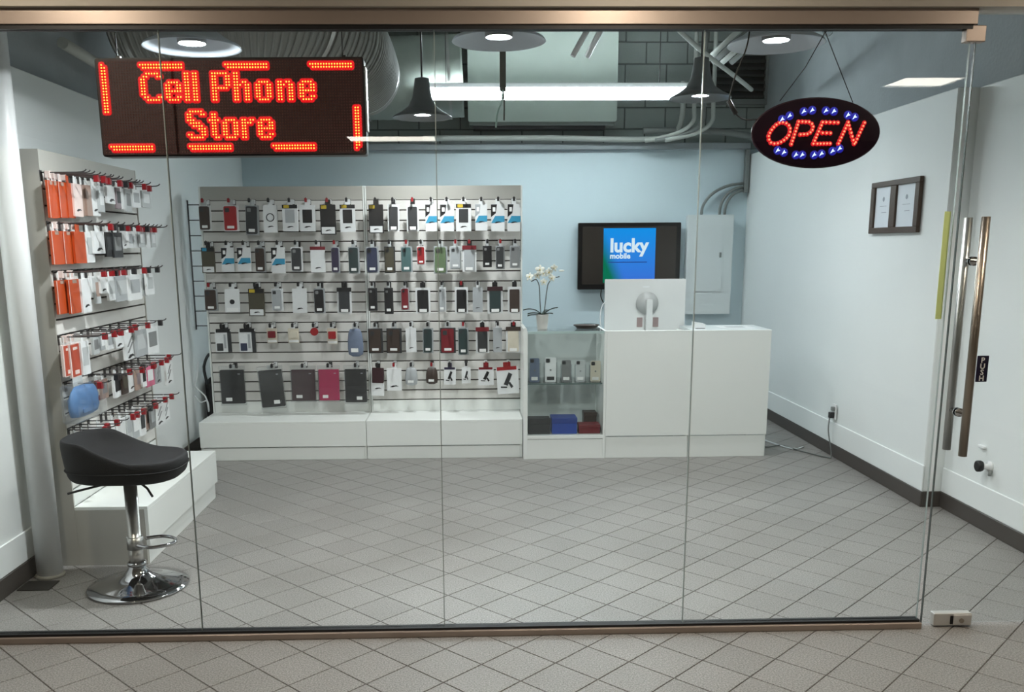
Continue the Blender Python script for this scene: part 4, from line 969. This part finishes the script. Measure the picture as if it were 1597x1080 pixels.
for c_ in range(NC):
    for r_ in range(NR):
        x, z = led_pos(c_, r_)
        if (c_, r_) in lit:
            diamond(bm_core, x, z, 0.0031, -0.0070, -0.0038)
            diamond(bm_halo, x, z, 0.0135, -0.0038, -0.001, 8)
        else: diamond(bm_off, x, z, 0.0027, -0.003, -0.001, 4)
LEDC = emis('led_lit_core', (1.0, 0.58, 0.07), 1.7)
LEDH = emis('led_halo_glow', (1.0, 0.0, 0.008), 0.62)  # red bloom around the lit points, painted as overlapping emissive discs
o = put('lit_leds', bm_core, LEDC, led); o['kind'] = 'stuff'
o = put('led_glow_discs', bm_halo, LEDH, led); o['kind'] = 'stuff'
o = put('unlit_leds', bm_off, mat('led_unlit', (122, 70, 62), 0.4), led); o['kind'] = 'stuff'
for dx in (-0.42, 0.42):
    bm = bmesh.new(); add_tube(bm, smooth_path([(dx, 0.04, SH), (dx - 0.005, 0.04, SH + 0.06), (dx, 0.04, CH - czs + SH/2)], 4), 0.0022, 6); put('hanging_wire', bm, BLACK, led)
    bm = bmesh.new(); add_box(bm, dx - 0.008, dx + 0.008, 0.032, 0.048, SH - 0.001, SH + 0.012); put('wire_clip', bm, DARKPL, led)
# -- oval OPEN sign
OY = YG + 0.03
ocx, _, ocz = atY(1272.5, 207.5, OY)
OW, OH = 0.486, 0.250
op = thing('open_sign', 'oval LED OPEN sign with red letters and blue arrows hanging inside the glass', 'sign', (ocx, OY, ocz - OH/2))
def ell(w, h, n=48, e=1.0): return [(w/2*math.cos(2*math.pi*k/n), OH/2 + h/2*math.sin(2*math.pi*k/n)) for k in range(n)]
bm = bmesh.new(); add_prism(bm, ell(OW, OH), -0.002, 0.012); put('board', bm, mat('open_sign_board', (30, 14, 26), 0.12, coat=0.5), op)
bm = bmesh.new(); add_tube(bm, [(p[0]*1.0, 0.005, p[1]) for p in ell(OW, OH) + [ell(OW, OH)[0]]], 0.006, 6, False); put('edge_rim', bm, mat('open_sign_rim', (46, 30, 38), 0.15), op)
def q3(x, y):
    a, _, b = atY(1165 + x/7.259, 145 + y/7.259, OY); return a - ocx, b - (ocz - OH/2)
def path_dots(pts, step=5.6*7.259):
    P_ = [Vector((p[0], p[1], 0)) for p in pts]; L = sum((b - a).length for a, b in zip(P_, P_[1:])); n = max(2, round(L/step)); out = []
    for k in range(n + 1):
        d_ = L*k/n
        for a, b in zip(P_, P_[1:]):
            l_ = (b - a).length
            if d_ <= l_ + 1e-6: out.append(tuple((a + (b - a)*(d_/l_ if l_ else 0))[:2])); break
            d_ -= l_
    return out
dots = []
O_ = [(400,335),(445,348),(482,385),(484,435),(468,482),(438,518),(398,550),(352,572),(308,578),(266,566),(244,530),(240,488),(258,445),(288,402),(322,366),(360,342),(400,335)]
dots += path_dots(O_)[:-1]
dots += path_dots([(580,328),(497,582)]) + path_dots([(620,328),(700,332),(742,362),(744,402),(722,444),(682,468),(600,474)])
dots += path_dots([(850,335),(745,578)]) + path_dots([(890,335),(1025,338)]) + path_dots([(850,455),(940,457)]) + path_dots([(790,578),(935,575)])
dots += path_dots([(1140,335),(1030,576)]) + path_dots([(1150,372),(1208,578)]) + path_dots([(1325,340),(1222,560)])
bm_c, bm_h = bmesh.new(), bmesh.new()
for (x, y) in dots:
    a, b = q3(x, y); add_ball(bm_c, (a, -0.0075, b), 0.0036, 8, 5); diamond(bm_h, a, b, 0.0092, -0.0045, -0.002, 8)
o = put('red_leds', bm_c, emis('open_led_red', (1.0, 0.22, 0.10), 1.6), op); o['kind'] = 'stuff'
o = put('red_led_glow_discs', bm_h, emis('open_led_halo_red', (1.0, 0.0, 0.012), 0.5), op); o['kind'] = 'stuff'  # glow around the red points, put in as dim emissive discs
ARW = emis('open_led_blue', (0.42, 0.62, 1.0), 2.0); ARB = emis('open_led_halo_blue', (0.01, 0.01, 1.0), 0.22)
for (x, y) in ((395,300),(480,260),(640,212),(735,197),(890,203),(980,210),(1140,252),(1215,275),(345,652),(415,675),(550,703),(622,703),(757,703),(840,690),(965,660),(1045,632)):
    a, b = q3(x, y); s_ = 0.0085
    bm = bmesh.new(); add_prism(bm, [(a - 1.0*s_, b - 1.0*s_), (a - 0.1*s_, b - 0.35*s_), (a + 1.0*s_, b - 0.1*s_), (a + 0.2*s_, b + 0.35*s_), (a + 0.1*s_, b + 1.1*s_), (a - 0.45*s_, b + 0.1*s_)], -0.0065, -0.004)
    ar = put('arrow_light', bm, ARW, op)
    bm = bmesh.new(); diamond(bm, a, b, 0.0165, -0.004, -0.002, 10); put('arrow_glow_disc', bm, ARB, ar)  # blue glow spreading round each arrow, painted as an emissive disc
# cords and suction hooks of the OPEN sign
hx, _, hz = atY(1287, 50, OY)
t = thing('suction_hook', 'clear suction hook on the glass holding the OPEN sign cord', 'hook', (hx, YG + 0.0062, hz))
bm = bmesh.new(); add_tube(bm, [(0, 0.0, 0), (0, 0.004, 0), (0, 0.012, 0), (0, 0.02, 0)], [0.021, 0.018, 0.008, 0.006], 18); put('cup', bm, CLEAR, t)
bm = bmesh.new(); add_tube(bm, [(0, 0.018, 0), (0, 0.026, -0.004), (0, 0.030, 0.006)], 0.003, 6); put('hook_wire', bm, CHROME, t)
a = atY(1330, 160, OY); c = atY(1216, 158, OY); b2 = atY(1256, 105, YG + .03)
tag(tube('hanging_cord', [(hx, YG + 0.03, hz), (a[0], OY, a[2])], 0.0018, DARKPL), 'thin dark cord from the suction hook down to the OPEN sign, right side', 'cord')
tag(tube('hanging_cord', [(hx, YG + 0.03, hz), b2, (c[0], OY, c[2])], 0.0018, DARKPL), 'thin dark cord from the suction hook down to the OPEN sign, left side', 'cord')
t = thing('sign_power_cable', 'black power cable with inline plug running up from the OPEN sign', 'cable', atY(1180, 187, OY + .02))
o0 = Vector(atY(1180, 187, OY + .02))
def rel(l): return [Vector(p) - o0 for p in l]
bm = bmesh.new(); add_tube(bm, smooth_path(rel([atY(1180, 186, OY + .02), atY(1163, 187, OY + .03), atY(1150, 180, OY + .03), atY(1139, 162, OY + .03), atY(1138, 150, OY + .03), atY(1148, 115, OY + .03), atY(1164, 75, OY + .03), atY(1170, 40, OY + .03), atY(1172, 20, OY + .03)]), 5), 0.003, 6); put('wire', bm, BLACK, t)
bm = bmesh.new(); add_tube(bm, rel([atY(1136, 157, OY + .03), atY(1148, 178, OY + .03)]), 0.009, 10); put('inline_plug', bm, BLACK, t)

# ================================================================== CEILING SPACE
BULB = emis('pendant_bulb_glow', (0.97, 0.99, 1.0), BULB_L)
prof_o = [(0.030, 0.26), (0.048, 0.255), (0.055, 0.20), (0.068, 0.13), (0.095, 0.075), (0.150, 0.035), (0.198, 0.012), (0.205, 0.0)]
prof_i = [(0.203, -0.001), (0.193, 0.008), (0.146, 0.030), (0.090, 0.070), (0.062, 0.128), (0.05, 0.20), (0.0, 0.21)]
shade_me = None
BULB2 = emis('pendant_bulb_glow_strong', (0.97, 0.99, 1.0), BULB_L * 1.5)
def pendant(u, v, y, lab, shm, hot=False):
    x, _, z = atY(u, v, y)
    t = thing('pendant_lamp', lab, 'pendant lamp', (x, y, z), 0, 'flared pendant lamps')
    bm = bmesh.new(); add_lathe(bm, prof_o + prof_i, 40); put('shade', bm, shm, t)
    bm = bmesh.new(); add_lathe(bm, [(0, 0.026), (0.040, 0.029), (0.054, 0.034), (0.054, 0.046), (0.0, 0.052)], 24); put('bulb', bm, BULB2 if hot else BULB, t, (0, 0, -0.012) if hot else None)
    bm = bmesh.new(); add_lathe(bm, [(0.0, 0.058), (0.056, 0.056), (0.056, 0.017), (0.060, 0.017), (0.062, 0.062), (0.045, 0.13), (0.03, 0.20), (0.0, 0.20)], 28); put('lamp_holder', bm, LAMPD, t)
    bm = bmesh.new(); add_tube(bm, [(0, 0, 0.255), (0, 0, CH - z - 0.02)], 0.006, 8); put('cord', bm, DARKPL, t)
    bm = bmesh.new(); add_lathe(bm, [(0, CH - z), (0.05, CH - z), (0.05, CH - z - 0.012), (0.02, CH - z - 0.03), (0, CH - z - 0.03)], 20); put('canopy', bm, shm, t)
pendant(300, 75, 4.15, 'bright flared pendant lamp above the LED sign, front row left', LAMPW, True)
pendant(778, 65, 4.22, 'flared pendant lamp in the front row, middle', LAMPW)
pendant(1210, 70, 4.15, 'flared pendant lamp above the OPEN sign, front row right', LAMPW)
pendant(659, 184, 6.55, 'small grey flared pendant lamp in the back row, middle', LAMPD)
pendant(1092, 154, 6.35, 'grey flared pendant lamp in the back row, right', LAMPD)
# fluorescent strip
FY = 8.4
fx0, _, fz = atY(654, 146, FY); fx1, _, _ = atY(1069, 146, FY)
t = thing('fluorescent_strip_light', 'long bright white fluorescent strip light in front of the air conditioning unit', 'strip light', ((fx0 + fx1)/2, FY, fz))
L_ = (fx1 - fx0)
bm = bmesh.new(); add_box(bm, -L_/2 - 0.02, L_/2 + 0.02, -0.024, 0.024, 0.044, 0.085, 0.004); put('housing', bm, WHITEPL, t)
bm = bmesh.new(); add_prism(bm, [(-L_/2 - 0.02, -0.048), (L_/2 + 0.02, -0.048), (L_/2 + 0.02, 0.055), (-L_/2 - 0.02, 0.055)], 0.052, 0.058); put('added_light_shield', bm, WHITEPL, t)  # added plate that keeps the tube's light off the air conditioning unit
bm = bmesh.new(); add_tube(bm, [(-L_/2, 0, 0.0), (L_/2, 0, 0.0)], 0.034, 16); put('tube', bm, emis('fluorescent_glow', (0.88, 0.97, 1.0), TUBE_L), t)
for s_ in (-1, 1):
    bm = bmesh.new(); add_tube(bm, [(s_*L_*0.4, 0, 0.084), (s_*L_*0.4, 0, CH - fz)], 0.004, 6); put('hanger', bm, WIRE, t)
    bm = bmesh.new(); add_box(bm, s_*(L_/2 + 0.008) - 0.008, s_*(L_/2 + 0.008) + 0.008, -0.03, 0.03, -0.045, 0.05); put('end_cap', bm, WHITEPL, t)
# air-conditioning unit
ax0_, _, az0_ = atY(730, 190, 8.96); ax1_, _, _ = atY(962, 190, 8.96)
t = thing('air_conditioning_unit', 'large pale ceiling air conditioning unit behind the strip light', 'air conditioner', ((ax0_ + ax1_)/2, 8.96, az0_))
aw = ax1_ - ax0_
rp('front_cover', t, aw, CH - az0_ - 0.02, 0, (CH - az0_ - 0.02)/2, 0.0, 0.03, UNITW, 0.02)
bm = bmesh.new(); add_box(bm, -aw/2 + 0.01, aw/2 - 0.01, 0.03, 0.24, -0.03, CH - az0_, 0.006); put('casing', bm, mat('unit_grey', (140, 146, 142), 0.5), t)
bm = bmesh.new(); add_box(bm, -aw/2 + 0.05, aw/2 - 0.1, 0.06, 0.22, -0.06, -0.03); put('intake_grille', bm, DARKPL, t)
# ducts
def duct(name, lab, pts, r, m, rib):
    t = thing(name, lab, 'duct', pts[0]); o0 = Vector(pts[0])
    P_ = smooth_path(pts, 14); n = len(P_)
    rs = [r*(1 + rib*(0.5 if i % 2 else -0.5)) for i in range(n)]
    bm = bmesh.new(); add_tube(bm, [p - o0 for p in P_], rs, 28); put('duct_wall', bm, m, t)
    if rib > 0.02:
        bm = bmesh.new(); add_tube(bm, [(r*1.012*math.cos(2*math.pi*k/28), r*1.012*math.sin(2*math.pi*k/28), 0) for k in range(29)], 0.009, 5, False); rm = mesh_of(bm, 'rib')
        for i in range(1, n - 1):
            put('rib', rm, m, t, P_[i] - o0, (P_[i+1] - P_[i-1]).to_track_quat('Z', 'Y').to_euler())
    for i in (4, n//2, n - 5):
        bm = bmesh.new(); tdir = (P_[i+1] - P_[i-1]).normalized()*0.012; add_tube(bm, [P_[i] - o0 - tdir, P_[i] - o0 + tdir], r*1.04, 28, False); put('clamp_band', bm, STEEL, t)
duct('flexible_duct', 'silver ribbed flexible duct bending behind the LED sign', [(-2.05, 5.85, 2.98), (-1.6, 5.85, 2.98), (-1.15, 5.9, 2.97), (-0.86, 6.2, 2.92), (-0.80, 6.65, 2.88), (-0.80, 7.3, 2.86)], 0.30, DUCT, 0.03)
duct('insulated_duct', 'wide pale wrapped duct running behind the silver duct to the air unit', [(-2.15, 8.84, 3.10), (-1.2, 8.84, 3.10), (-0.6, 8.84, 3.10), (-0.02, 8.84, 3.12)], 0.36, DUCTW, 0.008)
tag(box('junction_chute', -2.24, -1.98, 6.72, 7.1, 2.47, 3.3, mat('grey_duct_metal', (150, 152, 148), 0.5, metal=0.3), None, 0.004), 'grey boxed duct in the upper left corner', 'duct')
t = thing('ventilation_box', 'dark sheet metal ventilation box high in the upper left corner', 'duct', (-1.75, 7.2, 2.75))
bm = bmesh.new(); add_box(bm, -0.3, 0.3, 0, 0.5, 0, 0.85, 0.004); put('box_body', bm, mat('brown_grey_metal', (92, 88, 84), 0.6), t)
bm = bmesh.new(); add_box(bm, -0.31, 0.31, -0.01, 0.0, 0.35, 0.39); put('seam', bm, STEEL, t)
# pipes and conduits of the upper right
def pipe(lab, pts, r, m, group='pipes in the ceiling space', cat='pipe'):
    o = tube('ceiling_pipe', smooth_path(pts, 4) if len(pts) > 2 else pts, r, m, None, 10); return tag(o, lab, cat, group)
pipe('pale horizontal pipe along the top of the back wall', [(-0.4, 9.08, 2.60), (0.8, 9.08, 2.60), (1.85, 9.08, 2.585), (2.02, 9.05, 2.66), (2.06, 9.0, 2.80), (2.06, 9.0, 3.1)], 0.026, PIPEW)
for k, (dx, m_) in enumerate(((0.09, PIPEW), (0.18, PIPEG), (0.27, PIPEW))):
    pipe('bent vertical conduit right of the strip light, %s of three' % ORD[k], [(1.62 + dx, 9.0 - .03*k, 2.56), (1.90 + dx, 8.95, 2.62), (2.05 + dx, 8.92, 2.72), (2.06 + dx, 8.92, 2.9), (2.06 + dx, 8.92, 3.55)], 0.020, m_)
for k in range(4):
    a = atY(1160 + 16*k, 40, 7.6); b = atY(1098 + 14*k, 98, 7.9)
    pipe('slanting grey conduit near the ceiling above the back row lamp, %s from left' % ORD[k], [a, b], 0.022, PIPEG if k % 2 else PIPEW)
pipe('white diagonal pipe crossing behind the glass joint at right', [atY(1058, 46, 6.9), atY(1095, 80, 7.2), atY(1150, 122, 7.7), atY(1172, 140, 8.0)], 0.018, PIPEW)
for k, (u0, u1) in enumerate(((922, 893), (942, 916))):
    pipe('short white pipe hanging from the ceiling before the air unit, %s' % ('left', 'right')[k], [atY(u0, 36, 6.6), atY(u1, 88, 6.6 + .2*k)], 0.020, WHITEPL)
pipe('dark pipe under the beam on the upper right back wall', [(1.7, 9.05, 2.66), (2.3, 9.05, 2.66), (2.74, 9.0, 2.60)], 0.03, PIPEG)
pipe('slanted white pipe in the upper left corner above the pipe', [(-2.05, 5.0, 2.62), (-2.05, 6.4, 2.56)], 0.03, PIPEW)
t = thing('wall_louvre', 'framed dark louvre vent high on the back wall at right', 'vent', (2.62, YB + 0.05, 2.92))
bm = bmesh.new()
for (a, b, c, d_) in ((-.34, .34, 0, .05), (-.34, .34, .45, .5), (-.34, -.28, .05, .45), (.28, .34, .05, .45)): add_box(bm, a, b, -0.06, 0, c, d_, 0.003)
put('frame', bm, PIPEG, t)
for k in range(6):
    bm = bmesh.new(); add_prism(bm, [(-.28, 0.06 + .065*k), (.28, 0.06 + .065*k), (.28, 0.085 + .065*k), (-.28, 0.085 + .065*k)], -0.045, -0.01); put('slat', bm, mat('louvre_dark', (58, 62, 60), 0.6), t)
bm = bmesh.new(); add_box(bm, -.28, .28, -0.008, 0, .05, .45); put('backing', bm, DARKPL, t)
# dangling strap with loose wire ends
sx_, _, sz_ = atY(784, 82, 5.6); sb = atY(784, 160, 5.6)[2]
t = thing('dangling_cable', 'flat grey cable hanging with two loose wire ends below the middle lamp', 'cable', (sx_, 5.6, sb))
bm = bmesh.new(); add_box(bm, -0.018, 0.018, -0.003, 0.003, 0.06, CH - sb); put('flat_cable', bm, mat('grey_sheath', (110, 110, 104), 0.6), t)
bm = bmesh.new(); add_tube(bm, smooth_path([(0, 0, 0.07), (-0.005, 0, 0.01), (-0.03, 0, -0.05), (-0.042, 0, -0.14)], 4), 0.006, 6); put('wire_end', bm, mat('mint_wire', (196, 222, 212), 0.5), t)
bm = bmesh.new(); add_tube(bm, smooth_path([(0, 0, 0.07), (0.008, 0, 0.0), (0.006, 0, -0.10)], 4), 0.005, 6); put('wire_end', bm, mat('grey_sheath', (110, 110, 104), 0.6), t)
